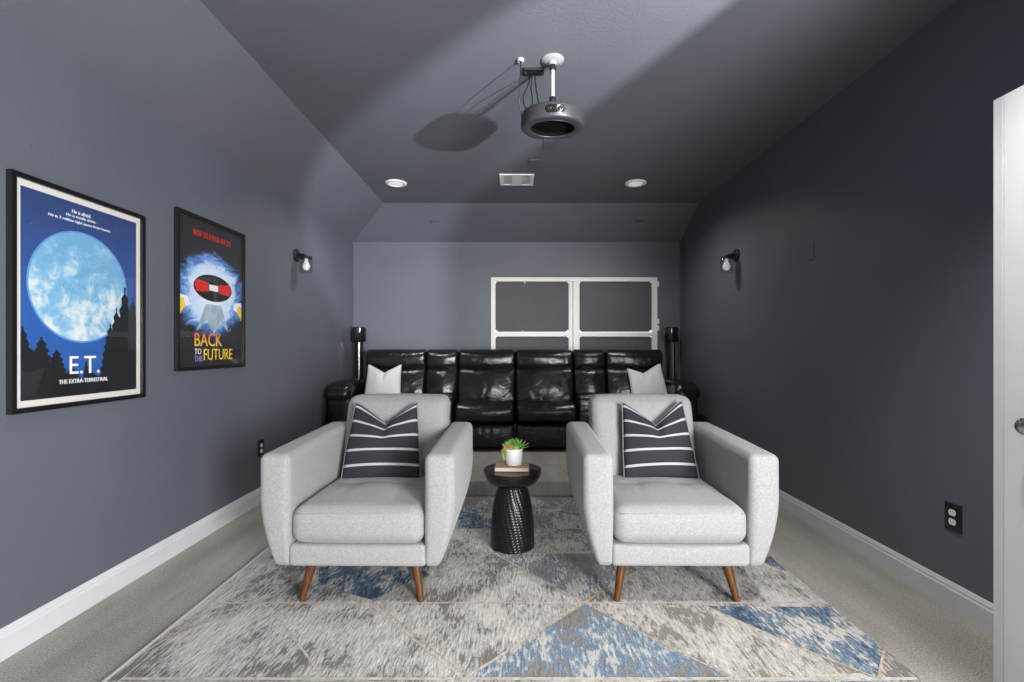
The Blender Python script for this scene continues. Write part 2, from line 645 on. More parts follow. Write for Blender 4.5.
struct('wall_left', boxbm(XL - 0.1, XL, YF, YB + 0.1, 0, ZW), M['paint'])
struct('wall_right', boxbm(XR, XR + 0.12, YR, YB + 0.1, 0, ZC), M['paint'])
struct('wall_right_return', boxbm(1.665, XR, YR, YR + 0.04, 0, ZC), M['paint'])
struct('wall_passage', boxbm(XH, XH + 0.1, YF, YR + 0.14, 0, ZC), M['loft'])
struct('wall_passage_end', boxbm(XR + 0.12, XH, YR, YR + 0.1, 0, ZC), M['loft'])
struct('wall_front', boxbm(XL - 0.1, XH + 0.1, YF - 0.1, YF, 0, ZC), M['loft'])

# back wall with the window opening
WX0, WX1, WZ0, WZ1 = -0.289, 1.712, 0.93, 2.03
bm = NB()
box(bm, XL, WX0, YB, YB + 0.1, 0, ZW)
box(bm, WX1, XR, YB, YB + 0.1, 0, ZW)
box(bm, WX0, WX1, YB, YB + 0.1, 0, WZ0)
box(bm, WX0, WX1, YB, YB + 0.1, WZ1, ZW)
struct('wall_back', bm, M['paint'])

# ceiling: flat field, slope along the left, slope along the back
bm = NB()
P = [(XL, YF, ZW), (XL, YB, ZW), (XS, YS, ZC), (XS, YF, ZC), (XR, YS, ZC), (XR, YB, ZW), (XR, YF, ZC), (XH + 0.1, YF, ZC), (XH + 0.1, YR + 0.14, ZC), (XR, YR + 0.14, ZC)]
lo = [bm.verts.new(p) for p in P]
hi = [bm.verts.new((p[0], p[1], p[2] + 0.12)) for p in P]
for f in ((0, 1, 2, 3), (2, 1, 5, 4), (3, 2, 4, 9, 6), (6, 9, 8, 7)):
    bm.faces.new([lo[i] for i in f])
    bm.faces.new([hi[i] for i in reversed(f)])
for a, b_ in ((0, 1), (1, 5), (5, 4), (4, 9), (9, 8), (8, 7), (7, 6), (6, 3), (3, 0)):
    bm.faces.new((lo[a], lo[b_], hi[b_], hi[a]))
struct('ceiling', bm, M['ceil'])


def baseboard(name, p0, p1, nrm, z0=0.0, h=0.118):
    """stepped baseboard from p0 to p1; nrm points into the room"""
    prof = [(0, 0), (0.016, 0), (0.016, h * 0.72), (0.012, h * 0.78), (0.012, h * 0.86), (0.007, h * 0.95), (0.004, h), (0, h)]
    bm = NB()
    A, B = [], []
    for (d, z) in prof:
        A.append(bm.verts.new((p0[0] + nrm[0] * d, p0[1] + nrm[1] * d, z0 + z)))
        B.append(bm.verts.new((p1[0] + nrm[0] * d, p1[1] + nrm[1] * d, z0 + z)))
    for i in range(len(prof)):
        j = (i + 1) % len(prof)
        bm.faces.new((A[i], A[j], B[j], B[i]))
    bm.faces.new(A[::-1]); bm.faces.new(B)
    struct(name, bm, M['trim'])


baseboard('baseboard_left', (XL, YF), (XL, 3.80), (1, 0))
baseboard('baseboard_left_riser', (XL, 3.80), (XL, YB), (1, 0), 0.127)
baseboard('baseboard_right', (XR, YR + 0.04), (XR, 3.80), (-1, 0))
baseboard('baseboard_right_riser', (XR, 3.80), (XR, YB), (-1, 0), 0.127)

# window on the back wall: two sashes each with a mid rail, dark panels behind
W = bpy.data.objects.new('window_1', None)
C.objects.link(W)
W['kind'] = 'structure'
W.location = ((WX0 + WX1) / 2, YB, WZ0)
cx = W.location.x


def wbox(x0, x1, y0, y1, z0, z1, bev=0.004):
    return boxbm(x0 - cx, x1 - cx, y0, y1, z0 - WZ0, z1 - WZ0, bev=bev)


XM0, XM1 = 0.648, 0.775
ZR = 1.345
obj('outer_frame', wbox(WX0, WX0 + 0.05, -0.012, 0.06, WZ0, WZ1), M['frame_white'], W, False)
obj('outer_frame', wbox(WX1 - 0.062, WX1, -0.012, 0.06, WZ0, WZ1), M['frame_white'], W, False)
obj('head_rail', wbox(WX0 + 0.05, WX1 - 0.062, -0.012, 0.06, WZ1 - 0.05, WZ1), M['frame_white'], W, False)
obj('sill', wbox(WX0 + 0.05, WX1 - 0.062, -0.02, 0.06, WZ0, WZ0 + 0.05), M['frame_white'], W, False)
bm = wbox(XM0, XM0 + 0.045, -0.012, 0.06, WZ0 + 0.05, WZ1 - 0.05)
obj('mullion', bm, M['frame_white'], W, False)
obj('mullion', wbox(XM0 + 0.050, XM1, -0.022, 0.06, WZ0 + 0.05, WZ1 - 0.05), M['frame_white'], W, False)
for (a, b_) in ((WX0 + 0.05, XM0), (XM1, WX1 - 0.062)):
    obj('mid_rail', wbox(a, b_, -0.016, 0.05, ZR - 0.026, ZR + 0.026), M['frame_white'], W, False)
    g = 0.0035
    for (z0, z1) in ((WZ0 + 0.05, ZR - 0.026), (ZR + 0.026, WZ1 - 0.05)):
        bm = NB()
        c = 0.03
        pts = [(a + c, z0 + g), (b_ - c, z0 + g), (b_ - 0.002, z0 + c), (b_ - 0.002, z1 - c * 0.6), (b_ - c * 0.6, z1 - 0.001), (a + c * 0.6, z1 - 0.001), (a + 0.002, z1 - c * 0.6), (a + 0.002, z0 + c)]
        slab_poly(bm, [(p[0] - cx, p[1] - WZ0) for p in pts], 0.02, 0.032)
        obj('blackout_panel', bm, M['blackout'], W, False)
        bm = wbox(a, b_, 0.052, 0.056, z0, z1, 0)
        obj('pane', bm, M['glass'], W, False)
for z in (1.95, 1.50, 1.42):
    obj('clip', wbox(WX1 - 0.012, WX1 + 0.018, -0.022, -0.012, z - 0.03, z + 0.03, 0.003), M['white_plastic'], W, False)
for (x, z) in ((0.115, WZ1 - 0.06), (0.09, ZR + 0.036)):
    obj('pin', wbox(x - 0.006, x + 0.006, -0.004, 0.02, z - 0.012, z + 0.012, 0.002), M['white_plastic'], W, False)

# the white door leaf standing open on the right
D = struct('door_1', boxbm(1.659, 1.692, YR + 0.045, 1.632, 0.012, 2.04, bev=0.005, seg=3), M['door'])
obj('edge_strip', boxbm(1.6605, 1.6905, 1.6325, 1.668, 0.012, 2.04, bev=0.003), M['trim'], D, False)
bm = NB()
lathe(bm, [(0.0, 0), (0.033, 0.0), (0.033, 0.006), (0.026, 0.010), (0.012, 0.012), (0.011, 0.028), (0.021, 0.034), (0.028, 0.046), (0.028, 0.056), (0.020, 0.066), (0.0, 0.069)], 32)
rot_bm(bm, Matrix.Translation((1.659, 1.512, 0.932)) @ Matrix.Rotation(-PI / 2, 4, 'Y'))
obj('door_knob', bm, M['chrome'], D)
for z in (0.25, 1.05, 1.85):
    bm = NB()
    lathe(bm, [(0, 0), (0.007, 0), (0.007, 0.09), (0, 0.09)], 12, (1.653, YR + 0.05, z))
    obj('hinge', bm, M['chrome'], D)

# ------------------------------------------------------------------ rug
RX0, RX1, RY0, RY1 = -1.452, 1.436, 1.36, 3.785
RT = 0.012


def fl(px, py):
    y = 480.0 * (1.18 - RT) / (py - 348.0)
    return ((px - 515.0) / 480.0 * y, y)


bm = NB()
box(bm, RX0, RX1, RY0, RY1, 0.0, RT, bev=0.004, seg=2, mi=0)
mats = [M['rug_grey'], M['rug_grey_b'], M['rug_blue'], M['rug_blue_b'], M['rug_mix'], M['rug_line'], M['rug_gold'], M['rug_edge']]


def clampp(p):
    return (max(RX0 + 0.012, min(RX1 - 0.006, p[0])), max(RY0 + 0.012, min(RY1 - 0.012, p[1])))


layer = [0.0003]


def patch(pts, mi):
    layer[0] += 0.00006
    lift = layer[0]
    poly(bm, [(*clampp(p), RT + lift) for p in pts], None, mi)


def line(p, q, w=0.014, mi=5, lift=0.0):
    layer[0] += 0.00003
    lift = layer[0] + 0.0004
    p, q = Vector(clampp(p)), Vector(clampp(q))
    t = (q - p)
    nrm = Vector((-t.y, t.x)).normalized() * w * 0.42
    n = max(2, int(t.length / 0.12))
    for i in range(n):
        a, b2 = p + t * (i / n), p + t * ((i + 1) / n)
        poly(bm, [(*(a - nrm), RT + lift), (*(b2 - nrm), RT + lift), (*(b2 + nrm), RT + lift), (*(a + nrm), RT + lift)], None, mi)


yA = fl(500, 603)[1]
yB = fl(500, 553.5)[1]
yC = fl(500, 679)[1]
N0 = fl(584, 603)
# blue fields
patch([fl(705, 606), fl(836, 607), fl(858, 625.5), fl(884, 650), fl(879, 679), fl(861, 673), fl(795, 646)], 2)
patch([N0, fl(465, 678.5), fl(737, 678.5)], 3)
patch([N0, fl(494, 553.5), fl(640, 553.5), fl(606, 589)], 4)
patch([fl(320, 560), fl(400, 556), fl(430, 575), fl(372, 600), fl(318, 585)], 2)
patch([(-1.40, yB), (-1.40, 3.3), (-0.30, 3.22), (-0.18, yB)], 0)
patch([(-1.40, 3.52), (-1.40, 3.78), (1.42, 3.78), (1.42, 3.45)], 4)  # back patches in mixed pile, darkened to stand in for the chairs' shade
patch([(-0.9, 3.10), (-0.9, 3.52), (-0.22, 3.50), (0.05, 3.30), (0.1, 3.10)], 2)
patch([(0.1, 3.10), (0.05, 3.30), (0.9, 3.75), (1.4, 3.7), (1.4, 3.1)], 4)
patch([(-0.2, 3.09), (0.7, 3.09), (0.55, yB), (-0.1, yB)], 0)
patch([N0, fl(705, 606), fl(795, 646), fl(861, 673), fl(737, 678.5)], 1)
patch([fl(755, 556), fl(771, 557), fl(790, 573), fl(770, 566)], 2)
patch([(RX0, 1.37), (RX0, 1.68), (-0.4, 1.68), (-0.1, 1.37)], 1)
patch([(0.2, 1.37), (0.5, 1.68), (1.3, 1.68), (1.40, 1.37)], 2)
# woven lines
line((RX0 + 0.06, yA), (1.43, yA))
line((-0.16, yB), (1.0, yB)); line((RX0 + 0.06, 3.1), (1.42, 3.1), 0.010)
line((RX0 + 0.07, yC), (1.42, yC), 0.018)
line(N0, fl(465, 678.5), 0.016, 5); line(N0, fl(520, 644), 0.009, 6)
line(N0, fl(605, 589), 0.018, 6); line(fl(605, 589), fl(640, 570), 0.014, 5)
line(N0, fl(494, 553.5), 0.012, 5); line(fl(494, 553.5), fl(440, 517), 0.014, 5)
line(N0, fl(649, 637), 0.010, 6); line(fl(649, 637), fl(735, 679), 0.012, 6)
line(fl(368, 603), fl(461.5, 678), 0.010, 5); line(fl(374, 602), fl(467, 677), 0.006, 6); line(fl(375, 602), fl(489, 554), 0.014, 5)
line(fl(275, 614), fl(322, 676), 0.012, 5); line(fl(275, 614), fl(262, 603), 0.012, 5)
line(fl(705, 606), fl(795, 646), 0.012, 6); line(fl(795, 646), fl(879, 679), 0.012, 6)
line(fl(884, 650), fl(879, 679), 0.012, 6)
line(fl(155, 641), fl(207, 622), 0.010, 6); line(fl(207, 622), fl(262, 603), 0.010, 5)
line((RX0 + 0.065, RY0 + 0.05), (RX0 + 0.075, 3.7), 0.010, 5)
line((RX0 + 0.016, RY0), (RX0 + 0.016, RY1), 0.018, 7)
ro = obj('area_rug', bm, mats, None, False)
tag(ro, 'large distressed grey and blue geometric area rug under both armchairs', 'rug')

# ------------------------------------------------------------------ armchairs
AC = thing('armchair', 'light grey tweed armchair left of the black side table', 'armchair', (-0.703, 2.60, RT), math.radians(-0.8), 'pair of grey armchairs')


def arm_fn(side):
    def fn(p, q):
        x, y, z = p
        if z < 0.48:
            t = (0.48 - z) / 0.30
            x -= side * 0.072 * t ** 1.7 * max(0.0, (q[0] * side + 1) / 2)
        z += 0.028 * (q[1] + 1) / 2 * max(0, (q[2] + 1) / 2)
        y += 0.03 * max(0.0, -q[2]) ** 2 * (1 if q[1] < 0 else 0) * 0.4
        x += noise.noise(Vector((x * 6, y * 6, z * 6))) * 0.002
        return Vector((x, y, z))
    return fn


for s in (-1, 1):
    bm = puff(NB(), (s * 0.371, -0.05, 0.436), (0.138, 0.82, 0.508), 0.032, 10, (0.006, 0.006, 0.004), arm_fn(s))
    a = obj('arm', bm, M['tweed'], AC)
    # piped seam up the front edges
    pts = [(s * 0.325, -0.4025, 0.19), (s * 0.3245, -0.4045, 0.30), (s * 0.3245, -0.4035, 0.60)]
bm = puff(NB(), (0, -0.05, 0.236), (0.620, 0.805, 0.10), 0.02, 8, (0, 0.004, 0))
obj('base_rail', bm, M['tweed'], AC)


def seat_fn(p, q):
    p = p.copy()
    if q[2] > 0:
        w = q[2]
        d = tufts(p, q, ((-0.38, 0.30), (0.38, 0.30)), 0.013, 0.17)
        for sx in (-0.38, 0.38):          # creases running forward from the tufts
            if q[1] < 0.35:
                d += 0.0045 * math.exp(-((q[0] - sx * (1 + 0.25 * (0.3 - q[1]))) / 0.045) ** 2) * max(0, 1 - abs(q[1] + 0.15) / 0.7)
        d += 0.004 * math.exp(-((q[1] - 0.30) / 0.06) ** 2)
        p.z -= d * w
    p.z += noise.noise(p * 7) * 0.003
    return p


bm = puff(NB(), (0, -0.16, 0.368), (0.606, 0.606, 0.166), 0.056, 26, (0.0, 0.014, 0.020), seat_fn)
seat = obj('seat_cushion', bm, M['tweed'], AC)
# welt seam along the top and bottom front edges of the cushion
bm = NB()
tube(bm, [(-0.278, -0.4525, 0.426), (-0.15, -0.4575, 0.4275), (0, -0.459, 0.428), (0.15, -0.4575, 0.4275), (0.278, -0.4525, 0.426)], 0.0022, 6)
obj('welt', bm, M['tweed'], seat)


def back_fn(p, q):
    p = p.copy()
    p.y += (p.z - 0.44) * 0.32
    if q[1] < 0:
        p.y += tufts(p, (q[0], q[2]), ((-0.36, 0.35), (0.36, 0.35)), 0.012, 0.2)
    p.x *= 1 + 0.02 * math.sin(q[2] * 1.6)
    p += Vector((0, noise.noise(p * 6) * 0.004, 0))
    return p


bm = puff(NB(), (0, 0.195, 0.645), (0.585, 0.175, 0.47), 0.05, 16, (0.006, 0.022, 0.008), back_fn)
obj('back_cushion', bm, M['tweed'], AC)


def frame_fn(p, q):
    p = p.copy()
    p.y += (p.z - 0.2) * 0.22
    return p


bm = puff(NB(), (0, 0.30, 0.46), (0.585, 0.07, 0.52), 0.025, 6, (0, 0, 0), frame_fn)
obj('back_frame', bm, M['tweed'], AC)
for sx in (-1, 1):
    for sy in (-1, 1):
        bm = NB()
        top = (sx * 0.236, sy * 0.31 - 0.03, 0.20)
        bot = (sx * 0.277, sy * 0.355 - 0.03, 0.0)
        pts = [Vector(bot).lerp(Vector(top), t) for t in (0, 0.02, 0.5, 1.0)]
        tube(bm, pts, [0.0125, 0.0135, 0.0195, 0.025], 16)
        obj('leg', bm, M['walnut'], AC, True, auto=50)
AC2 = copy_tree(AC, (0.750, 2.60, RT), 'light grey tweed armchair right of the black side table', math.radians(-0.6))


# ------------------------------------------------------------------ cushions
def pillow_bm(w, h, t, notch, u0=0.0, taper=0.12, n=30, crease=0.03, seed=0):
    bm = NB()
    uvl = bm.loops.layers.uv.new('weave')
    grid = {}

    def P(i, j, s):
        u, v = -1 + 2 * i / n, -1 + 2 * j / n
        x = w / 2 * u * (1 - 0.05 * (1 - v * v))
        z = h / 2 * v * (1 - 0.045 * (1 - u * u))
        if v > -0.4:
            k = min(1, (v + 0.4) / 1.4)
            x *= 1 - taper * k ** 1.3
            du = abs(u - u0)
            drop = notch * max(0, 1 - du / 0.95) ** 1.15
            z -= drop * k ** 1.8
        th = t * (max(0, 1 - u * u) ** 0.55) * (max(0, 1 - v * v) ** 0.55)
        y = s * th
        if s < 0 and v > -0.1:
            k = min(1, (v + 0.1) / 0.9)
            y += crease * math.exp(-((u - u0) / 0.10) ** 2) * k * (1 - max(0, v) ** 6)
            y -= 0.012 * math.exp(-((abs(u - u0) - 0.30) / 0.16) ** 2) * k * (1 - max(0, v) ** 4)
        y += noise.noise(Vector((x * 9 + seed, z * 9, s))) * 0.006 * (1 - u * u) * (1 - v * v)
        return Vector((x, y, z + h / 2))
    for s in (-1, 1):
        for i in range(n + 1):
            for j in range(n + 1):
                edge = i in (0, n) or j in (0, n)
                if s == 1 and edge:
                    grid[(i, j, s)] = grid[(i, j, -1)]
                else:
                    grid[(i, j, s)] = bm.verts.new(P(i, j, s))
    for s in (-1, 1):
        for i in range(n):
            for j in range(n):
                ids = [(i, j), (i + 1, j), (i + 1, j + 1), (i, j + 1)]
                f = bm.faces.new([grid[(a, b2, s)] for a, b2 in ids])
                for lp, (a, b2) in zip(f.loops, ids):
                    lp[uvl].uv = (a / n, b2 / n)
    edge = [(i, 0) for i in range(n)] + [(n, j) for j in range(n)] + [(i, n) for i in range(n, 0, -1)] + [(0, j) for j in range(n, 0, -1)]
    rim = [grid[(a, b2, -1)].co.copy() for a, b2 in edge]
    return bm, rim


def cushion(name, label, loc, w, h, t, notch, u0, taper, lean, roll, mat, group, pipe=None, seed=0):
    T = thing(name, label, 'cushion', loc, 0, group)
    bm, rim = pillow_bm(w, h, t, notch, u0, taper, seed=seed)
    R = Matrix.Rotation(roll, 4, 'Y') @ Matrix.Rotation(-lean, 4, 'X')
    rot_bm(bm, R)
    obj('cover', bm, mat, T)
    if pipe:
        b2 = NB()
        tube(b2, [R @ p for p in rim], 0.004, 6, True)
        obj('piping', b2, pipe, T)
    return T


cushion('striped_cushion', 'charcoal cushion with pale stripes and chopped top on the left armchair', (-0.736, 2.625, 0.454), 0.435, 0.435, 0.075, 0.115, 0.06, 0.18, math.radians(20), math.radians(-1.0), M['stripes'], 'striped cushions', M['piping'], 0)
cushion('striped_cushion', 'charcoal cushion with pale stripes and chopped top on the right armchair', (0.803, 2.625, 0.454), 0.412, 0.44, 0.075, 0.125, 0.0, 0.16, math.radians(20), math.radians(-1.5), M['stripes'], 'striped cushions', M['piping'], 4)

# ------------------------------------------------------------------ sofa on the riser
SX, SY, SZ = -0.03, 5.2, 0.127
SO = thing('reclining_sofa', 'long black leather reclining sofa on the carpeted riser under the window', 'sofa', (SX, SY, SZ))


def wr(p, amt=0.006, f=5.0):
    n = noise.noise(Vector((p.x * f, p.y * f, p.z * f)))
    n2 = noise.noise(Vector((p.x * f * 3, p.y * f * 3, p.z * f * 1.2 + 9)))
    return p + Vector((0, -(n * amt + n2 * amt * 0.35), n * amt * 0.5))


def spart(name, c, s, r, n=12, bulge=(0, 0, 0), fn=None, parent=None, xs=1.0):
    bm = puff(NB(), (c[0], c[1], c[2]), s, r, n, bulge, fn or (lambda p, q: wr(p)), xs=xs)
    shift(bm, (-SX, -SY, -SZ))
    return obj(name, bm, M['leather'], parent or SO)


def leanf(z0, k, amt=0.006, gather=0.0):
    def fn(p, q):
        p = wr(p, amt)
        p.y += (p.z - z0) * k
        if gather and q[1] < 0 and q[2] < 0.6:
            g = 0
            a = math.atan2(q[2] + 1.35, q[0])          # creases fanning up from the middle of the lower edge
            g = math.sin(a * 17) * 0.5 + math.sin(a * 29 + 1) * 0.5
            p.y += g * gather * max(0, 1 - abs(q[2] + 0.5) / 0.9)
        return p
    return fn


bm = NB()
box(bm, -1.86 - SX, 1.81 - SX, 5.0 - SY, 5.60 - SY, 0.0, 0.27, bev=0.01)
obj('base', bm, M['leather'], SO)
SEATS = [(-1.645, -0.98), (-0.622, 0.0), (0.008, 0.636), (0.998, 1.632)]
CONS = [(-0.974, -0.630), (0.642, 0.990)]


def back_unit(a, b2, seatlike):
    w = b2 - a + 0.004
    m_ = (a + b2) / 2
    bk = spart('backrest', (m_, 5.29, 0.765), (w, 0.24, 0.42), 0.075, 18, (0.004, 0.050, 0.0), leanf(0.6, 0.22, 0.008, 0.0055 if seatlike else 0.004), xs=3.0)

    def head_fn(p, q):
        p = wr(p, 0.007)
        p.z -= 0.012 * math.cos(q[0] * 2.2) * (1 if q[2] < 0 else 0.2)
        return p
    spart('headrest', (m_, 5.385, 1.045), (w, 0.25, 0.235), 0.085, 16, (0.003, 0.035, 0.006), head_fn, bk, 3.2)
    spart('back_shell', (m_, 5.525, 0.71), (w + 0.006, 0.16, 0.88), 0.05, 4, xs=5.0)


for (a, b2) in SEATS:
    w = b2 - a - 0.008
    m_ = (a + b2) / 2
    back_unit(a, b2, True)

    def seat_sofa(p, q):
        p = wr(p, 0.006)
        if q[1] < -0.5:
            p.y += 0.012 * (q[2]) ** 2
        return p
    spart('seat_cushion', (m_, 5.06, 0.512), (w, 0.42, 0.215), 0.085, 14, (0.004, 0.035, 0.02), seat_sofa, None, 2.5)

    def foot_fn(p, q):
        p = wr(p, 0.005)
        if q[1] < 0:
            p.y += 0.0045 * math.sin(q[0] * 33 + 2 * math.sin(q[0] * 9)) * max(0, q[2] + 0.2)
        return p
    spart('footrest', (m_, 4.935, 0.285), (w, 0.15, 0.25), 0.05, 22, (0.0, 0.022, 0.0), foot_fn, None, 2.0)
for (a, b2) in CONS:
    m_ = (a + b2) / 2
    back_unit(a, b2, False)
    cn = spart('console', (m_, 5.06, 0.40), (b2 - a - 0.012, 0.36, 0.50), 0.03, 6, (0, 0.004, 0))
    spart('console_lid', (m_, 5.07, 0.672), (b2 - a - 0.016, 0.36, 0.06), 0.025, 6, (0, 0, 0.006), None, cn)
for (a, b2) in ((-1.925, -1.652), (1.612, 1.872)):
    m_ = (a + b2) / 2
    ar = spart('arm', (m_ , 5.20, 0.43), (b2 - a - 0.03, 0.70, 0.58), 0.04, 8, (0.006, 0.006, 0))

    def pad_fn(p, q):
        p = wr(p, 0.009, 9.0)
        if q[1] < -0.55:
            p.z -= 0.05 * ((-q[1] - 0.55) / 0.45) ** 2
        return p
    pd = spart('arm_pad', (m_, 5.17, 0.755), (b2 - a, 0.76, 0.15), 0.07, 12, (0.004, 0.004, 0.008), pad_fn, ar)

cushion('white_cushion', 'plain white cushion with chopped top at the left end of the sofa', (-1.405, 5.065, 0.622), 0.395, 0.40, 0.07, 0.085, 0.02, 0.08, math.radians(17), math.radians(0), M['white_cloth'], 'white sofa cushions', None, 2)
cushion('white_cushion', 'plain white cushion with chopped top at the right end of the sofa', (1.435, 5.065, 0.615), 0.395, 0.395, 0.07, 0.075, -0.1, 0.06, math.radians(17), math.radians(-7), M['white_cloth'], 'white sofa cushions', None, 6)


# ------------------------------------------------------------------ column speakers in the back corners
CS = thing('column_speaker', 'slim black column speaker with drum head in the left back corner', 'speaker', (-1.838, 5.66, 0.127), 0, 'column speakers behind the sofa')
bm = lathe(NB(), [(0, 0), (0.10, 0), (0.10, 0.012), (0.092, 0.02), (0, 0.022)], 40)
obj('base_plate', bm, M['gloss_black'], CS, True, auto=40)
bm = lathe(NB(), [(0, 0.02), (0.047, 0.02), (0.047, 1.13), (0, 1.13)], 32)
obj('column', bm, M['metal_black'], CS, True, auto=40)
bm = NB()
box(bm, 0.004, 0.018, -0.0505, -0.04, 0.05, 1.12, bev=0.002)
obj('chrome_strip', bm, M['chrome'], CS, False)['label'] = 'bright metal strip down the column'
bm = lathe(NB(), [(0, 1.125), (0.080, 1.125), (0.084, 1.131), (0.084, 1.285), (0.080, 1.290), (0.079, 1.290), (0.074, 1.296), (0, 1.298)], 48)
obj('drum_head', bm, M['gloss_black'], CS, True, auto=35)
copy_tree(CS, (1.838, 5.66, 0.127), 'slim black column speaker with drum head in the right back corner')

# ------------------------------------------------------------------ side table, book, plant
ST = thing('side_table', 'black hammered metal drum side table between the two armchairs', 'side table', (-0.015, 2.842, RT))
M['table_top'] = mat_simple('dark_bronze_top', (0.020, 0.017, 0.015), 0.22, 0.6, nscale=60, nvar=0.2)
M['table_black'] = mat_simple('blackened_metal', (0.010, 0.010, 0.011), 0.30, 0.4, nscale=60, nvar=0.2)


def hammered(r, z, a):
    row = int(z / 0.0155)
    zz = (z / 0.0155) % 1.0
    ph = a * 26 + row * 0.9
    return r + 0.0030 * (0.5 + 0.5 * math.cos(ph)) * (math.sin(zz * PI) ** 0.7)


prof = []
for i in range(141):
    t = i / 140
    z = 0.36 * t
    r = 0.128 - 0.006 * t - 0.042 * t ** 3.2
    prof.append((r, z))
bm = lathe(NB(), [(0, 0)] + prof + [(0.072, 0.372), (0, 0.372)], 160, fn=lambda r, z, a: hammered(r, z, a) if 0.004 < z < 0.356 else r)
obj('drum_base', bm, M['table_black'], ST, True, auto=80)
bm = lathe(NB(), [(0, 0.355), (0.07, 0.357), (0.098, 0.361), (0.128, 0.372), (0.150, 0.391), (0.163, 0.413), (0.169, 0.434), (0.171, 0.446), (0.171, 0.452), (0.168, 0.4525), (0.160, 0.449), (0, 0.448)], 72)
obj('bowl_top', bm, M['table_top'], ST, True, auto=50)

BK = thing('book', 'thin tan closed book lying on the black side table', 'book', (-0.016, 2.855, RT + 0.449), math.radians(-1.5))
M['book_cover'] = mat_simple('tan_book_cloth', (0.26, 0.19, 0.145), 0.7, nscale=120, nvar=0.1)
M['pages'] = mat_simple('cream_pages', (0.44, 0.36, 0.29), 0.8, nscale=200, nvar=0.1)
obj('cover', box(box(box(NB(), -0.1, 0.1, -0.07, 0.07, 0.0, 0.003, 0.001), -0.1, 0.1, -0.07, 0.07, 0.021, 0.024, 0.001), -0.1, -0.097, -0.07, 0.07, 0.003, 0.021), M['book_cover'], BK, False)
obj('page_block', boxbm(-0.0965, 0.096, -0.066, 0.066, 0.003, 0.021), M['pages'], BK, False)

PT = thing('potted_succulent', 'small white pot of green and orange succulents on the book', 'plant', (-0.008, 2.868, RT + 0.473))
M['pot'] = mat_simple('white_ceramic', (0.56, 0.55, 0.535), 0.45, nscale=20, nvar=0.03)
M['soil'] = mat_simple('dark_soil', (0.03, 0.022, 0.015), 1.0, nscale=200, nvar=0.4, bstr=0.8, bdist=0.004)
pot = obj('pot', lathe(NB(), [(0, 0), (0.044, 0), (0.049, 0.004), (0.053, 0.05), (0.0535, 0.094), (0.052, 0.097), (0.050, 0.094), (0.049, 0.078), (0, 0.078)], 48), M['pot'], PT, True, auto=50)
obj('soil', lathe(NB(), [(0, 0.0785), (0.0488, 0.0785), (0.045, 0.083), (0.02, 0.087), (0, 0.088)], 32), M['soil'], PT)


def leaf(bm, base, d, length, w, up=0.35):
    base, d = Vector(base), Vector(d).normalized()
    side = d.cross(Vector((0, 0, 1)))
    side = side.normalized() if side.length > 1e-3 else Vector((1, 0, 0))
    nrm = side.cross(d).normalized()
    rows = []
    K = 6
    for i in range(K + 1):
        t = i / K
        ww = w * (math.sin(min(1, t * 1.25 + 0.18) * PI * 0.86) ** 0.8) * (1 if t < 1 else 0.05)
        c = base + d * length * t + nrm * (up * length * (t ** 2) * 0.5)
        rows.append([bm.verts.new(c + side * ww * math.cos(k * PI / 3) + nrm * ww * 0.35 * math.sin(k * PI / 3)) for k in range(6)])
    for A, B in zip(rows, rows[1:]):
        for k in range(6):
            bm.faces.new((A[k], A[(k + 1) % 6], B[(k + 1) % 6], B[k]))
    bm.faces.new(rows[0][::-1]); bm.faces.new(rows[-1])


def leafmat(name, c):
    return mat_simple(name, c, 0.45, nscale=60, nvar=0.35)


M['leaf_green'] = leafmat('green_leaf', (0.13, 0.30, 0.05))
M['leaf_pale'] = leafmat('pale_green_leaf', (0.30, 0.43, 0.14))
M['leaf_orange'] = leafmat('orange_leaf', (0.62, 0.25, 0.10))
M['leaf_lime'] = leafmat('lime_leaf', (0.42, 0.50, 0.08))


def rosette(name, c, mat, rings, length, w, tilt=(0, 0, 0)):
    bm = NB()
    for (n, el, k) in rings:
        for i in range(n):
            a = 2 * PI * i / n + random.uniform(-0.2, 0.2) + el
            e = math.radians(el + random.uniform(-8, 8))
            d = Vector((math.cos(a) * math.cos(e), math.sin(a) * math.cos(e), math.sin(e))) + Vector(tilt)
            leaf(bm, c, d, length * k * random.uniform(0.85, 1.1), w * k)
    return obj(name, bm, mat, PT)


rosette('orange_rosette', (-0.024, -0.018, 0.092), M['leaf_orange'], [(8, 18, 1.0), (7, 42, 0.85), (4, 68, 0.6)], 0.045, 0.010, (0, -0.1, 0))
rosette('pale_rosette', (0.004, -0.026, 0.092), M['leaf_pale'], [(8, 15, 1.0), (7, 40, 0.85), (4, 66, 0.6)], 0.040, 0.011, (0, -0.1, 0))
rosette('green_rosette', (0.026, 0.004, 0.095), M['leaf_green'], [(11, 12, 1.15), (10, 35, 1.05), (8, 58, 0.95), (4, 80, 0.8)], 0.062, 0.0075, (0.12, 0, 0))
rosette('green_rosette', (-0.006, 0.018, 0.095), M['leaf_green'], [(8, 30, 1.0), (8, 52, 1.0), (5, 78, 0.9)], 0.064, 0.0085)
rosette('pale_rosette', (-0.034, 0.012, 0.095), M['leaf_pale'], [(7, 25, 1.0), (6, 55, 0.9)], 0.045, 0.009, (-0.2, 0, 0))
bm = NB()
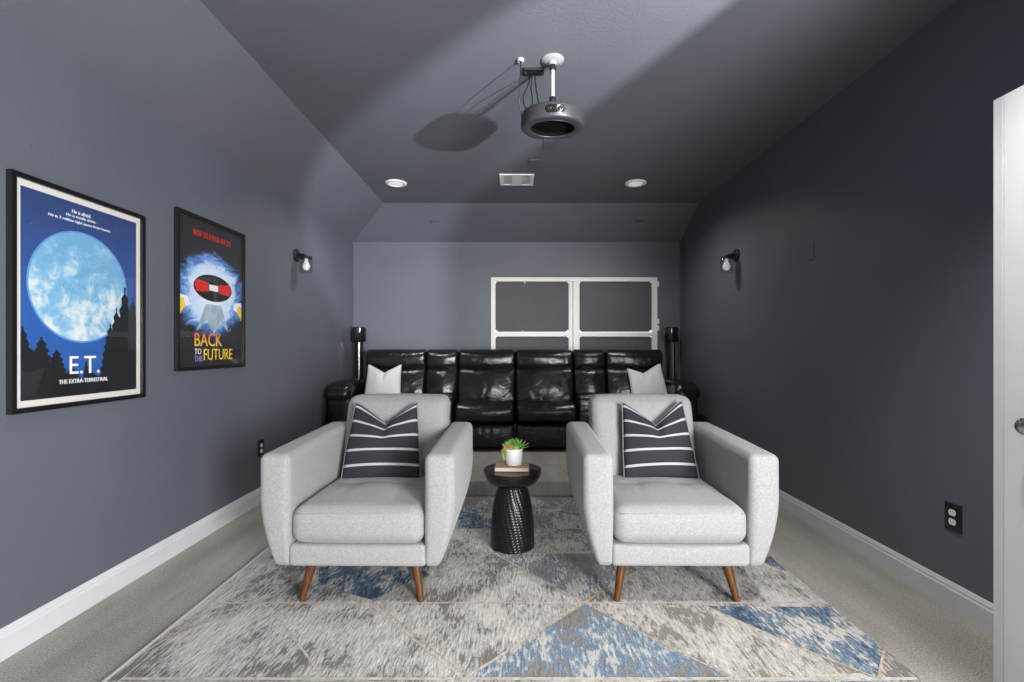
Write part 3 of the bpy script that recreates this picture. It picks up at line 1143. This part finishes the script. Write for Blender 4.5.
for (x0, y0, ph) in ((-0.049, -0.012, 0.0), (-0.050, 0.006, 1.2), (-0.044, -0.024, 2.1)):
    pts = [Vector((x0 + 0.012, y0, 0.094)), Vector((x0 - 0.006, y0 - 0.003, 0.098)), Vector((x0 - 0.014, y0 - 0.006, 0.080)), Vector((x0 - 0.014, y0 - 0.008, 0.050)), Vector((x0 - 0.011, y0 - 0.006, 0.030 + 0.012 * math.sin(ph)))]
    tube(bm, pts, 0.0012, 5)
    for i in range(1, len(pts)):
        for t in (0.1, 0.4, 0.7, 0.95):
            p = pts[i - 1].lerp(pts[i], t)
            a = random.uniform(0, 2 * PI)
            leaf(bm, p, (math.cos(a) - 0.4, math.sin(a) - 0.4, 0.1), 0.013, 0.0042)
obj('trailing_stems', bm, M['leaf_lime'], PT)

# ------------------------------------------------------------------ posters on the left wall
m, nt, b = new_mat('blue_night_print')
tc = nt.nodes.new('ShaderNodeTexCoord')
sep = nt.nodes.new('ShaderNodeSeparateXYZ')
nt.links.new(tc.outputs['Object'], sep.inputs[0])
mr = nt.nodes.new('ShaderNodeMapRange')
mr.inputs['From Min'].default_value = -0.45; mr.inputs['From Max'].default_value = 0.45
nt.links.new(sep.outputs['Z'], mr.inputs['Value'])
r = nt.nodes.new('ShaderNodeValToRGB')
ramp_set(r, [(0.0, (0.02, 0.09, 0.32)), (0.40, (0.02, 0.10, 0.36)), (0.65, (0.03, 0.075, 0.25)), (1.0, (0.022, 0.045, 0.135))])
nt.links.new(mr.outputs[0], r.inputs['Fac'])
nt.links.new(r.outputs['Color'], b.inputs['Base Color'])
b.inputs['Roughness'].default_value = 0.6
M['print_blue'] = m
m, nt, b = new_mat('pale_disc_print')
f = noise_node(nt, coords(nt), 11.0, 6.0, 0.65, 0.4)
tc = nt.nodes.new('ShaderNodeTexCoord')
sep = nt.nodes.new('ShaderNodeSeparateXYZ')
nt.links.new(tc.outputs['Object'], sep.inputs[0])
mm = nt.nodes.new('ShaderNodeMath'); mm.operation = 'MULTIPLY_ADD'; mm.inputs[1].default_value = -0.55
nt.links.new(sep.outputs['Z'], mm.inputs[0]); nt.links.new(f, mm.inputs[2])
r = nt.nodes.new('ShaderNodeValToRGB')
ramp_set(r, [(0.38, (0.15, 0.36, 0.56)), (0.48, (0.22, 0.44, 0.63)), (0.55, (0.45, 0.58, 0.66)), (0.66, (0.66, 0.70, 0.70))])
nt.links.new(mm.outputs[0], r.inputs['Fac'])
nt.links.new(r.outputs['Color'], b.inputs['Base Color'])
b.inputs['Roughness'].default_value = 0.6
M['print_disc'] = m
M['ink_black'] = mat_simple('black_ink', (0.010, 0.011, 0.014), 0.6, nscale=60)
M['ink_white'] = mat_simple('white_ink', (0.82, 0.82, 0.82), 0.6, nscale=60, nvar=0.03)
M['ink_halo'] = mat_simple('light_blue_ink', (0.10, 0.28, 0.60), 0.6, nscale=60)
M['ink_red'] = mat_simple('red_ink', (0.65, 0.02, 0.015), 0.6, nscale=60)
M['ink_yellow'] = mat_simple('yellow_ink', (0.85, 0.58, 0.03), 0.6, nscale=60)
M['ink_violet'] = mat_simple('violet_ink', (0.30, 0.20, 0.60), 0.6, nscale=60)


def picture(name, label, loc, w, h, tilt=0.0):
    T = thing(name, label, 'picture', loc, PI / 2)
    T.rotation_euler = (0, tilt, PI / 2)
    d, fw = 0.024, 0.021
    bm = NB()
    box(bm, -w / 2, w / 2, -d, 0.0, h / 2 - fw, h / 2, 0.002)
    box(bm, -w / 2, w / 2, -d, 0.0, -h / 2, -h / 2 + fw, 0.002)
    box(bm, -w / 2, -w / 2 + fw, -d, 0.0, -h / 2 + fw, h / 2 - fw, 0.002)
    box(bm, w / 2 - fw, w / 2, -d, 0.0, -h / 2 + fw, h / 2 - fw, 0.002)
    box(bm, -w / 2 + fw, w / 2 - fw, -0.006, -0.0005, -h / 2 + fw, h / 2 - fw)
    obj('frame', bm, M['black_frame'], T, False)
    bm = NB()
    box(bm, -w / 2 + fw, w / 2 - fw, -0.0155, -0.0140, -h / 2 + fw, h / 2 - fw)
    obj('pane', bm, M['glass'], T, False)
    return T, w / 2 - fw, h / 2 - fw


T, hw, hh = picture('framed_poster', 'framed blue night poster with a pale full disc and ivory border', (XL, 2.168, 1.395), 0.668, 0.942)
obj('mat_border', boxbm(-hw, hw, -0.0085, -0.006, -hh, hh), M['mat_board'], T, False)
pw, ph = hw - 0.026, hh - 0.026
bm = NB()
box(bm, -pw, pw, -0.0092, -0.0085, -ph, ph, mi=0)


def disc(bm, c, r, y, mi, n=72):
    poly(bm, [(c[0] + r * math.cos(2 * PI * i / n), c[1] + r * math.sin(2 * PI * i / n)) for i in range(n)], y, mi)


disc(bm, (-0.018, 0.055), 0.247, -0.0094, 3)
disc(bm, (-0.018, 0.055), 0.239, -0.0096, 1)


def treeline(bm, tops, y, mi):
    """rows of generic conifer silhouettes: (u, v_top, width)"""
    base = -ph
    for k, (u, v, w) in enumerate(tops):
        L, Rr = [], []
        n = 9
        for i in range(n + 1):
            t = i / n
            z = v + (base - v) * t
            ww = w * (0.06 + 0.94 * t ** 0.8)
            L.append((u - ww * random.uniform(0.85, 1.1), z)); Rr.append((u + ww * random.uniform(0.85, 1.1), z))
            if i < n:
                z2 = v + (base - v) * (t + 0.75 / n)
                L.append((u - ww * 0.72, z2 + 0.01)); Rr.append((u + ww * 0.72, z2 + 0.01))
        cl = lambda p: (max(-pw, min(pw, p[0])), p[1])
        L, Rr = [cl(p) for p in L], [cl(p) for p in Rr]
        for i in range(len(L) - 1):
            quad = [L[i], Rr[i], Rr[i + 1], L[i + 1]]
            poly(bm, quad, y - 0.00004 * k, mi)


treeline(bm, [(0.215, 0.085, 0.11), (0.265, 0.045, 0.09), (0.165, -0.02, 0.08), (0.13, -0.10, 0.09), (0.25, -0.12, 0.14),
              (-0.28, -0.13, 0.09), (-0.205, -0.17, 0.10), (-0.14, -0.22, 0.09), (-0.245, -0.22, 0.12), (-0.07, -0.30, 0.09), (0.0, -0.27, 0.03), (0.03, -0.33, 0.12), (-0.10, -0.33, 0.12)], -0.0098, 2)
for i in range(40):
    disc(bm, (random.uniform(-pw, pw) * 0.97, random.uniform(0.2, ph * 0.97)), random.uniform(0.0004, 0.0011), -0.00935, 4, 6)
art = obj('print', bm, [M['print_blue'], M['print_disc'], M['ink_black'], M['ink_halo'], M['ink_white']], T, False)
bm = shift(text_bm('E.T.', 0.150, 0.078), (-0.006, -0.0112, -0.290))
obj('title_lettering', bm, M['ink_white'], art, False)
bm = shift(text_bm('THE EXTRA-TERRESTRIAL', 0.245, 0.018), (-0.008, -0.0112, -0.360))
obj('subtitle_lettering', bm, M['ink_white'], art, False)
for (t_, w_, v_) in (('He is afraid.', 0.094, 0.385), ('He is totally alone.', 0.146, 0.363), ('He is 3 million light years from home.', 0.305, 0.341)):
    bm = shift(text_bm(t_, w_, 0.0155, 0.0005), (-0.022, -0.0100, v_))
    obj('tagline_lettering', bm, M['ink_white'], art, False)

T, hw, hh = picture('framed_poster', 'framed black poster with blue glow and red clock digits nearer the sofa', (XL, 3.082, 1.517), 0.690, 0.942)
m, nt, b = new_mat('blue_burst_print')
tc = nt.nodes.new('ShaderNodeTexCoord')
mp = nt.nodes.new('ShaderNodeMapping')
mp.inputs['Location'].default_value = (0, 0, -0.05)
mp.inputs['Scale'].default_value = (2.7, 1, 3.6)
nt.links.new(tc.outputs['Object'], mp.inputs['Vector'])
ln = nt.nodes.new('ShaderNodeVectorMath'); ln.operation = 'LENGTH'
nt.links.new(mp.outputs['Vector'], ln.inputs[0])
nf = noise_node(nt, coords(nt, (6, 1, 10)), 1.0, 6.0, 0.7, 1.5)
ad = nt.nodes.new('ShaderNodeMath'); ad.operation = 'MULTIPLY_ADD'; ad.inputs[1].default_value = 0.9
nt.links.new(nf, ad.inputs[0]); nt.links.new(ln.outputs['Value'], ad.inputs[2])
sb = nt.nodes.new('ShaderNodeMath'); sb.operation = 'SUBTRACT'; sb.inputs[1].default_value = 0.45
nt.links.new(ad.outputs[0], sb.inputs[0])
r = nt.nodes.new('ShaderNodeValToRGB')
ramp_set(r, [(0.30, (0.78, 0.84, 0.92)), (0.62, (0.55, 0.70, 0.90)), (0.78, (0.10, 0.26, 0.62)), (0.95, (0.020, 0.018, 0.024))])
nt.links.new(sb.outputs[0], r.inputs['Fac'])
nt.links.new(r.outputs['Color'], b.inputs['Base Color'])
b.inputs['Roughness'].default_value = 0.6
M['print_burst'] = m
m, nt, b = new_mat('warm_letter_ink')
tc = nt.nodes.new('ShaderNodeTexCoord')
sep = nt.nodes.new('ShaderNodeSeparateXYZ')
nt.links.new(tc.outputs['Object'], sep.inputs[0])
mr = nt.nodes.new('ShaderNodeMapRange')
mr.inputs['From Min'].default_value = -0.33; mr.inputs['From Max'].default_value = -0.235
nt.links.new(sep.outputs['Z'], mr.inputs['Value'])
r = nt.nodes.new('ShaderNodeValToRGB')
ramp_set(r, [(0.0, (0.88, 0.66, 0.05)), (0.45, (0.85, 0.42, 0.03)), (1.0, (0.66, 0.04, 0.06))])
nt.links.new(mr.outputs[0], r.inputs['Fac']); nt.links.new(r.outputs['Color'], b.inputs['Base Color'])
b.inputs['Roughness'].default_value = 0.6
M['ink_warm'] = m
bm = NB()
box(bm, -hw, hw, -0.0092, -0.006, -hh, hh, mi=0)
# generic stand-in artwork: a dark bar with red lights, fanning beams, warm flares
poly(bm, [(-0.075, -0.06), (0.085, -0.06), (0.165, -0.235), (0.075, -0.16), (0.01, -0.25), (-0.06, -0.16), (-0.165, -0.235)], -0.0094, 5)
n = 40
poly(bm, [(0.005 + 0.195 * math.cos(2 * PI * i / n), 0.045 + 0.085 * math.sin(2 * PI * i / n)) for i in range(n)], -0.0096, 1)
for sx in (-1, 1):
    poly(bm, [(0.005 + sx * 0.185, 0.05), (0.005 + sx * 0.165, 0.085), (0.005 + sx * 0.05, 0.075), (0.005 + sx * 0.05, 0.02), (0.005 + sx * 0.165, 0.01)], -0.0098, 2)
poly(bm, [(-0.04, 0.028), (0.05, 0.028), (0.05, 0.066), (-0.04, 0.066)], -0.0098, 4)
for s in (-1, 1):
    poly(bm, [(s * 0.31, -0.12), (s * 0.31, -0.02), (s * 0.24, -0.03), (s * 0.215, -0.075), (s * 0.26, -0.09)], -0.0096, 4)
    poly(bm, [(s * 0.313, -0.15), (s * 0.313, -0.055), (s * 0.275, -0.04), (s * 0.262, -0.085)], -0.0098, 3)
art = obj('print', bm, [M['print_burst'], M['ink_black'], M['ink_red'], M['ink_yellow'], M['ink_white'], mat_simple('pale_beam_ink', (0.36, 0.46, 0.55), 0.6, nscale=12, nvar=0.3)], T, False)
for (t_, w_, u_) in (('NOV', 0.076, -0.153), ('05', 0.048, -0.076), ('1955', 0.100, 0.014), ('01:21', 0.105, 0.132)):
    obj('digit_lettering', shift(text_bm(t_, w_, 0.036), (u_, -0.0105, 0.366)), M['ink_red'], art, False)
obj('title_lettering', shift(text_bm('BACK', 0.27, 0.082), (-0.045, -0.0105, -0.285)), M['ink_warm'], art, False)
obj('title_lettering', shift(text_bm('TO', 0.062, 0.034), (-0.15, -0.0105, -0.358)), M['ink_white'], art, False)
obj('title_lettering', shift(text_bm('THE', 0.075, 0.034), (-0.145, -0.0105, -0.402)), M['ink_violet'], art, False)
obj('title_lettering', shift(text_bm('FUTURE', 0.30, 0.070), (0.055, -0.0105, -0.378)), M['ink_yellow'], art, False)

# ------------------------------------------------------------------ outlets, plates
OU = thing('wall_outlet', 'black duplex wall outlet low on the right wall near the door', 'outlet', (XR, 2.172, 0.414), -PI / 2, 'duplex wall outlets')
obj('plate', boxbm(-0.042, 0.042, -0.007, 0.0, -0.063, 0.063, bev=0.003, seg=3), M['black_plastic'], OU, True, auto=40)
for z in (0.021, -0.021):
    bm = NB()
    n = 28
    pts = [(0.0175 * math.cos(2 * PI * i / n), z + max(-0.0135, min(0.0135, 0.0175 * math.sin(2 * PI * i / n)))) for i in range(n)]
    slab_poly(bm, pts, -0.0095, -0.006)
    rc = obj('receptacle', bm, M['white_plastic'], OU, False)
    bm = NB()
    box(bm, -0.0075, -0.0055, -0.0100, -0.009, z + 0.000, z + 0.008)
    box(bm, 0.0055, 0.0075, -0.0100, -0.009, z + 0.000, z + 0.008)
    lathe(bm, [(0, 0), (0.0028, 0), (0.0028, 0.001), (0, 0.001)], 10, (0, -0.0095, z - 0.008))
    obj('slots', bm, M['black_plastic'], rc, False)
copy_tree(OU, (XL, 3.672, 0.415), 'black duplex wall outlet low on the left wall behind the armchair', PI / 2)


def plate_thing(name, label, loc, rot, w, h):
    T = obj(name, boxbm(-w / 2, w / 2, -0.005, 0.0, -h / 2, h / 2, bev=0.002), M['patch'], None, False)
    T.location = loc
    T.rotation_euler = rot
    tag(T, label, 'plate')
    for z in (-h * 0.32, h * 0.32):
        bm = lathe(NB(), [(0, 0), (0.003, 0), (0.002, 0.0015), (0, 0.0015)], 10)
        rot_bm(bm, Matrix.Translation((0, -0.005, z)) @ Matrix.Rotation(PI / 2, 4, 'X'))
        obj('screw', bm, M['chrome'], T)
    return T


plate_thing('blank_plate', 'blank painted cover plate high on the right wall beyond the door', (XR, 3.22, 1.832), (0, 0, -PI / 2), 0.072, 0.122)
sl = math.atan2(ZC - ZW, YB - YS)
for x, lab in ((-0.90, 'faint painted square plate on the rear ceiling slope above the sofa left half'), (1.40, 'faint painted square plate on the rear ceiling slope above the sofa right half')):
    yy = 5.44
    zz = ZC - (yy - YS) / (YB - YS) * (ZC - ZW)
    plate_thing('slope_plate', lab, (x, yy, zz), (-(PI / 2 - sl), 0, 0), 0.09, 0.09)
for (x0, x1, y0, y1, lab) in ((0.215, 0.305, 3.60, 3.75, 'small painted rectangular plate on the ceiling just behind the projector'), (0.11, 0.20, 3.98, 4.13, 'small painted rectangular plate on the ceiling next to the white vent')):
    cxp, cyp = (x0 + x1) / 2, (y0 + y1) / 2
    plate_thing('ceiling_plate', lab, (cxp, cyp, ZC), (PI / 2, 0, 0), x1 - x0, y1 - y0)

# ------------------------------------------------------------------ sconces
SN = thing('wall_sconce', 'black jar wall sconce with clear glass on the left wall', 'wall lamp', (XL, 4.267, 2.005), PI / 2, 'jar wall sconces')
bm = lathe(NB(), [(0, 0), (0.058, 0), (0.058, 0.010), (0.048, 0.020), (0, 0.022)], 36)
rot_bm(bm, Matrix.Rotation(PI / 2, 4, 'X'))
obj('back_plate', bm, M['metal_black'], SN, True, auto=40)
bm = tube(NB(), [(0, -0.018, 0), (0, -0.05, 0.004), (0, -0.078, 0.0), (0, -0.09, -0.012)], [0.014, 0.012, 0.012, 0.014], 14)
obj('arm', bm, M['metal_black'], SN)
bm = lathe(NB(), [(0, 0.0), (0.030, 0.0), (0.048, -0.006), (0.050, -0.012), (0.050, -0.026), (0.046, -0.027), (0, -0.024)], 36, (0, -0.092, -0.006))
obj('cap', bm, M['metal_black'], SN, True, auto=40)
bm = lathe(NB(), [(0.046, -0.024), (0.052, -0.035), (0.0535, -0.05), (0.0535, -0.135), (0.048, -0.147), (0.020, -0.150), (0, -0.150), ], 36, (0, -0.092, -0.006))
bmesh.ops.solidify(bm, geom=bm.faces[:], thickness=0.003)
obj('jar_glass', bm, M['jar'], SN)['label'] = 'clear glass jar shade'
bm = lathe(NB(), [(0, -0.020), (0.014, -0.022), (0.014, -0.045), (0.020, -0.058), (0.031, -0.085), (0.031, -0.105), (0.020, -0.123), (0, -0.130)], 28, (0, -0.092, -0.006))
obj('bulb', bm, M['bulb'], SN)['label'] = 'white bulb inside the jar'
copy_tree(SN, (XR, 4.30, 2.01), 'black jar wall sconce with clear glass on the right wall', -PI / 2)

# ------------------------------------------------------------------ ceiling: recessed lights, vent
RL = thing('recessed_light', 'round white recessed light in the ceiling left of the vent', 'ceiling light', (-1.127, 4.548, ZC), 0, 'recessed ceiling lights')
bm = lathe(NB(), [(0.066, 0.0), (0.100, 0.0), (0.101, -0.004), (0.096, -0.010), (0.074, -0.012), (0.066, -0.007), (0.066, 0.0)], 48)
obj('trim_ring', bm, M['white_plastic'], RL)
bm = lathe(NB(), [(0, -0.001), (0.067, -0.001), (0.066, -0.006), (0.04, -0.0075), (0, -0.008)], 40)
obj('lens', bm, M['lamp_lens'], RL)
copy_tree(RL, (1.142, 4.548, ZC), 'round white recessed light in the ceiling right of the vent')

AV = thing('air_vent', 'white square louvred air vent in the ceiling before the rear slope', 'vent', (0.015, 4.455, ZC))
bm = NB()
w, d = 0.157, 0.145
for (x0, x1, y0, y1) in ((-w, w, -d, -d + 0.03), (-w, w, d - 0.03, d), (-w, -w + 0.035, -d + 0.03, d - 0.03), (w - 0.035, w, -d + 0.03, d - 0.03), (-0.045, 0.045, -d + 0.03, d - 0.03)):
    box(bm, x0, x1, y0, y1, -0.008, 0.0, 0.0015)
obj('frame', bm, M['white_plastic'], AV, False)
obj('duct_shade_sheet', boxbm(-w + 0.03, w - 0.03, -d + 0.025, d - 0.025, -0.0025, -0.0005), M['recess_shade'], AV, False)  # thin black sheet painted in for the shade behind the louvres
for sx in (-1, 1):
    bm = NB()
    for i in range(8):
        y = -d + 0.042 + i * (2 * d - 0.084) / 7
        vs = [(sx * 0.045, y - 0.010, -0.003), (sx * 0.122, y - 0.010, -0.003), (sx * 0.122, y + 0.003, -0.0062), (sx * 0.045, y + 0.003, -0.0062)]
        f = bm.faces.new([bm.verts.new(v) for v in vs])
    bmesh.ops.solidify(bm, geom=bm.faces[:], thickness=0.0015)
    obj('louvres', bm, M['white_plastic'], AV, False)

# ------------------------------------------------------------------ projector on its ceiling pole
PX, PY = 0.204, 2.605
PJ = thing('projector', 'round grey projector hanging from the ceiling on a white pole', 'projector', (PX, PY, ZC))
bm = lathe(NB(), [(0, 0), (0.062, 0), (0.062, -0.004), (0.056, -0.009), (0.022, -0.016), (0.020, -0.030), (0, -0.030)], 40)
obj('ceiling_mount', bm, M['mount_white'], PJ, True, auto=50)
bm = lathe(NB(), [(0, -0.028), (0.0115, -0.028), (0.0115, -0.275), (0, -0.275)], 20)
obj('pole', bm, M['mount_white'], PJ, True, auto=50)
for z in (-0.030, -0.205):
    bm = lathe(NB(), [(0, 0), (0.017, 0), (0.018, -0.004), (0.018, -0.024), (0.017, -0.028), (0, -0.028)], 24, (0, 0, z))
    obj('collar', bm, M['black_plastic'], PJ, True, auto=50)
bm = lathe(NB(), [(0, -0.25), (0.020, -0.252), (0.024, -0.262), (0.024, -0.285), (0, -0.285)], 24)
obj('ball_joint', bm, M['mount_white'], PJ, True, auto=60)
R = Matrix.Translation((0, 0, -0.335)) @ Matrix.Rotation(math.radians(4), 4, 'X')
rr = 0.172
bm = lathe(NB(), [(0, 0.038), (rr - 0.014, 0.038), (rr - 0.005, 0.036), (rr - 0.001, 0.031), (rr, 0.024), (rr, -0.030), (rr - 0.002, -0.035), (rr - 0.007, -0.039), (rr - 0.018, -0.041), (0.128, -0.040), (0.1195, -0.037)], 96)
rot_bm(bm, R)
body = obj('body', bm, M['proj'], PJ, True, auto=60)
bm = lathe(NB(), [(0.1194, -0.0365), (0.117, -0.020), (0.110, -0.018), (0.06, -0.026), (0, -0.028)], 64)
rot_bm(bm, R)
obj('speaker_grille', bm, M['proj_dark'], body)
bm = lathe(NB(), [(0.1185, -0.036), (0.1205, -0.038), (0.1215, -0.0405), (0.1195, -0.0405), (0.1185, -0.036)], 64)
rot_bm(bm, R)
obj('rim_ring', bm, M['proj'], body)
# lens window wrapped on the front of the drum
bm = NB()
Lh, Lu = 0.0215, 0.030
cols = []
for i in range(33):
    u = -(Lu + Lh) + 2 * (Lu + Lh) * (0.5 - 0.5 * math.cos(PI * i / 32))
    e = max(0.0, abs(u) - Lu)
    hv_ = math.sqrt(max(0.0, Lh * Lh - e * e)) + 1e-5
    th = u / rr
    col_ = []
    for (r_, v) in ((rr - 0.004, -hv_), (rr + 0.002, -hv_ * 0.98), (rr + 0.0025, -hv_ * 0.9), (rr + 0.0025, hv_ * 0.9), (rr + 0.002, hv_ * 0.98), (rr - 0.004, hv_)):
        col_.append(bm.verts.new((r_ * math.sin(th), -r_ * math.cos(th), v + 0.0)))
    cols.append(col_)
for A, B in zip(cols, cols[1:]):
    for i in range(5):
        bm.faces.new((A[i], B[i], B[i + 1], A[i + 1]))
rot_bm(bm, R)
obj('lens_window', bm, M['gloss_black'], body, False)
bm = lathe(NB(), [(0, 0.0), (0.017, 0.0), (0.017, 0.006), (0.0145, 0.007), (0.013, 0.004), (0.008, 0.0055), (0, 0.007)], 32)
rot_bm(bm, R @ Matrix.Translation((0.022, -rr - 0.0005, 0.0)) @ Matrix.Rotation(PI / 2, 4, 'X'))
lens = obj('lens', bm, M['chrome'], body)
bm = lathe(NB(), [(0, 0.0), (0.011, 0.0), (0.010, 0.004), (0.006, 0.0065), (0, 0.0075)], 24)
rot_bm(bm, R @ Matrix.Translation((0.022, -rr - 0.0035, 0.0)) @ Matrix.Rotation(PI / 2, 4, 'X'))
obj('glass_eye', bm, M['gloss_black'], body)
bm = NB()
for dx in (-0.035, -0.022):
    lathe(bm, [(0, 0), (0.0025, 0), (0.002, 0.0015), (0, 0.0015)], 10, (dx, 0, 0))
rot_bm(bm, R @ Matrix.Translation((0.0, -rr - 0.002, 0.0)) @ Matrix.Rotation(PI / 2, 4, 'X'))
obj('sensor', bm, M['chrome'], body)

# cable outlet, bracket and cables beside it
GR = thing('cable_grommet', 'small white cable grommet in the ceiling left of the projector pole', 'grommet', (0.030, 2.60, ZC))
obj('ring', lathe(NB(), [(0.009, 0.0), (0.020, 0.0), (0.020, -0.008), (0.015, -0.016), (0.009, -0.016), (0.009, 0.0)], 28), M['mount_white'], GR, True, auto=50)
BR = thing('cable_bracket', 'flat black bracket on the ceiling between grommet and projector pole', 'bracket', (0.105, 2.705, ZC))
obj('plate', boxbm(-0.058, 0.058, -0.032, 0.032, -0.012, 0.0, bev=0.003), M['black_plastic'], BR, False)
bm = NB()
for x in (-0.045, 0.045):
    bm = lathe(NB(), [(0, 0), (0.006, 0), (0.004, -0.003), (0, -0.003)], 12, (x, 0, -0.012))
    obj('screw', bm, M['chrome'], BR)



def smooth_path(pts, n=10):
    pts = [Vector(p) for p in pts]
    out = []
    for i in range(len(pts) - 1):
        p0, p1, p2, p3 = pts[max(i - 1, 0)], pts[i], pts[i + 1], pts[min(i + 2, len(pts) - 1)]
        for k in range(n):
            t = k / n
            out.append(0.5 * ((2 * p1) + (p2 - p0) * t + (2 * p0 - 5 * p1 + 4 * p2 - p3) * t * t + (3 * p1 - p0 - 3 * p2 + p3) * t ** 3))
    out.append(pts[-1])
    return out


def cable(label, pts, r=0.0035):
    base = Vector(pts[0])
    o = obj('projector_cable', tube(NB(), [p - base for p in smooth_path(pts)], r, 8), M['black_plastic'])
    o.location = base
    tag(o, label, 'cable', 'cables of the ceiling projector')


zb = ZC
cable('black cable dropping straight from the white ceiling grommet to the projector', [(0.030, 2.60, zb - 0.004), (0.031, 2.605, zb - 0.06), (0.024, 2.62, zb - 0.16), (0.030, 2.65, zb - 0.25), (0.06, 2.68, zb - 0.30), (0.10, 2.70, zb - 0.315)])
cable('black cable hanging in a loop from the black ceiling bracket', [(0.092, 2.72, zb - 0.012), (0.075, 2.70, zb - 0.08), (0.046, 2.69, zb - 0.16), (0.060, 2.69, zb - 0.215), (0.092, 2.70, zb - 0.205), (0.098, 2.71, zb - 0.15), (0.090, 2.72, zb - 0.08), (0.102, 2.722, zb - 0.012)])
cable('black cable hanging straight down from the right side of the ceiling bracket', [(0.112, 2.72, zb - 0.012), (0.118, 2.72, zb - 0.08), (0.132, 2.72, zb - 0.17), (0.130, 2.72, zb - 0.24), (0.122, 2.715, zb - 0.300)])
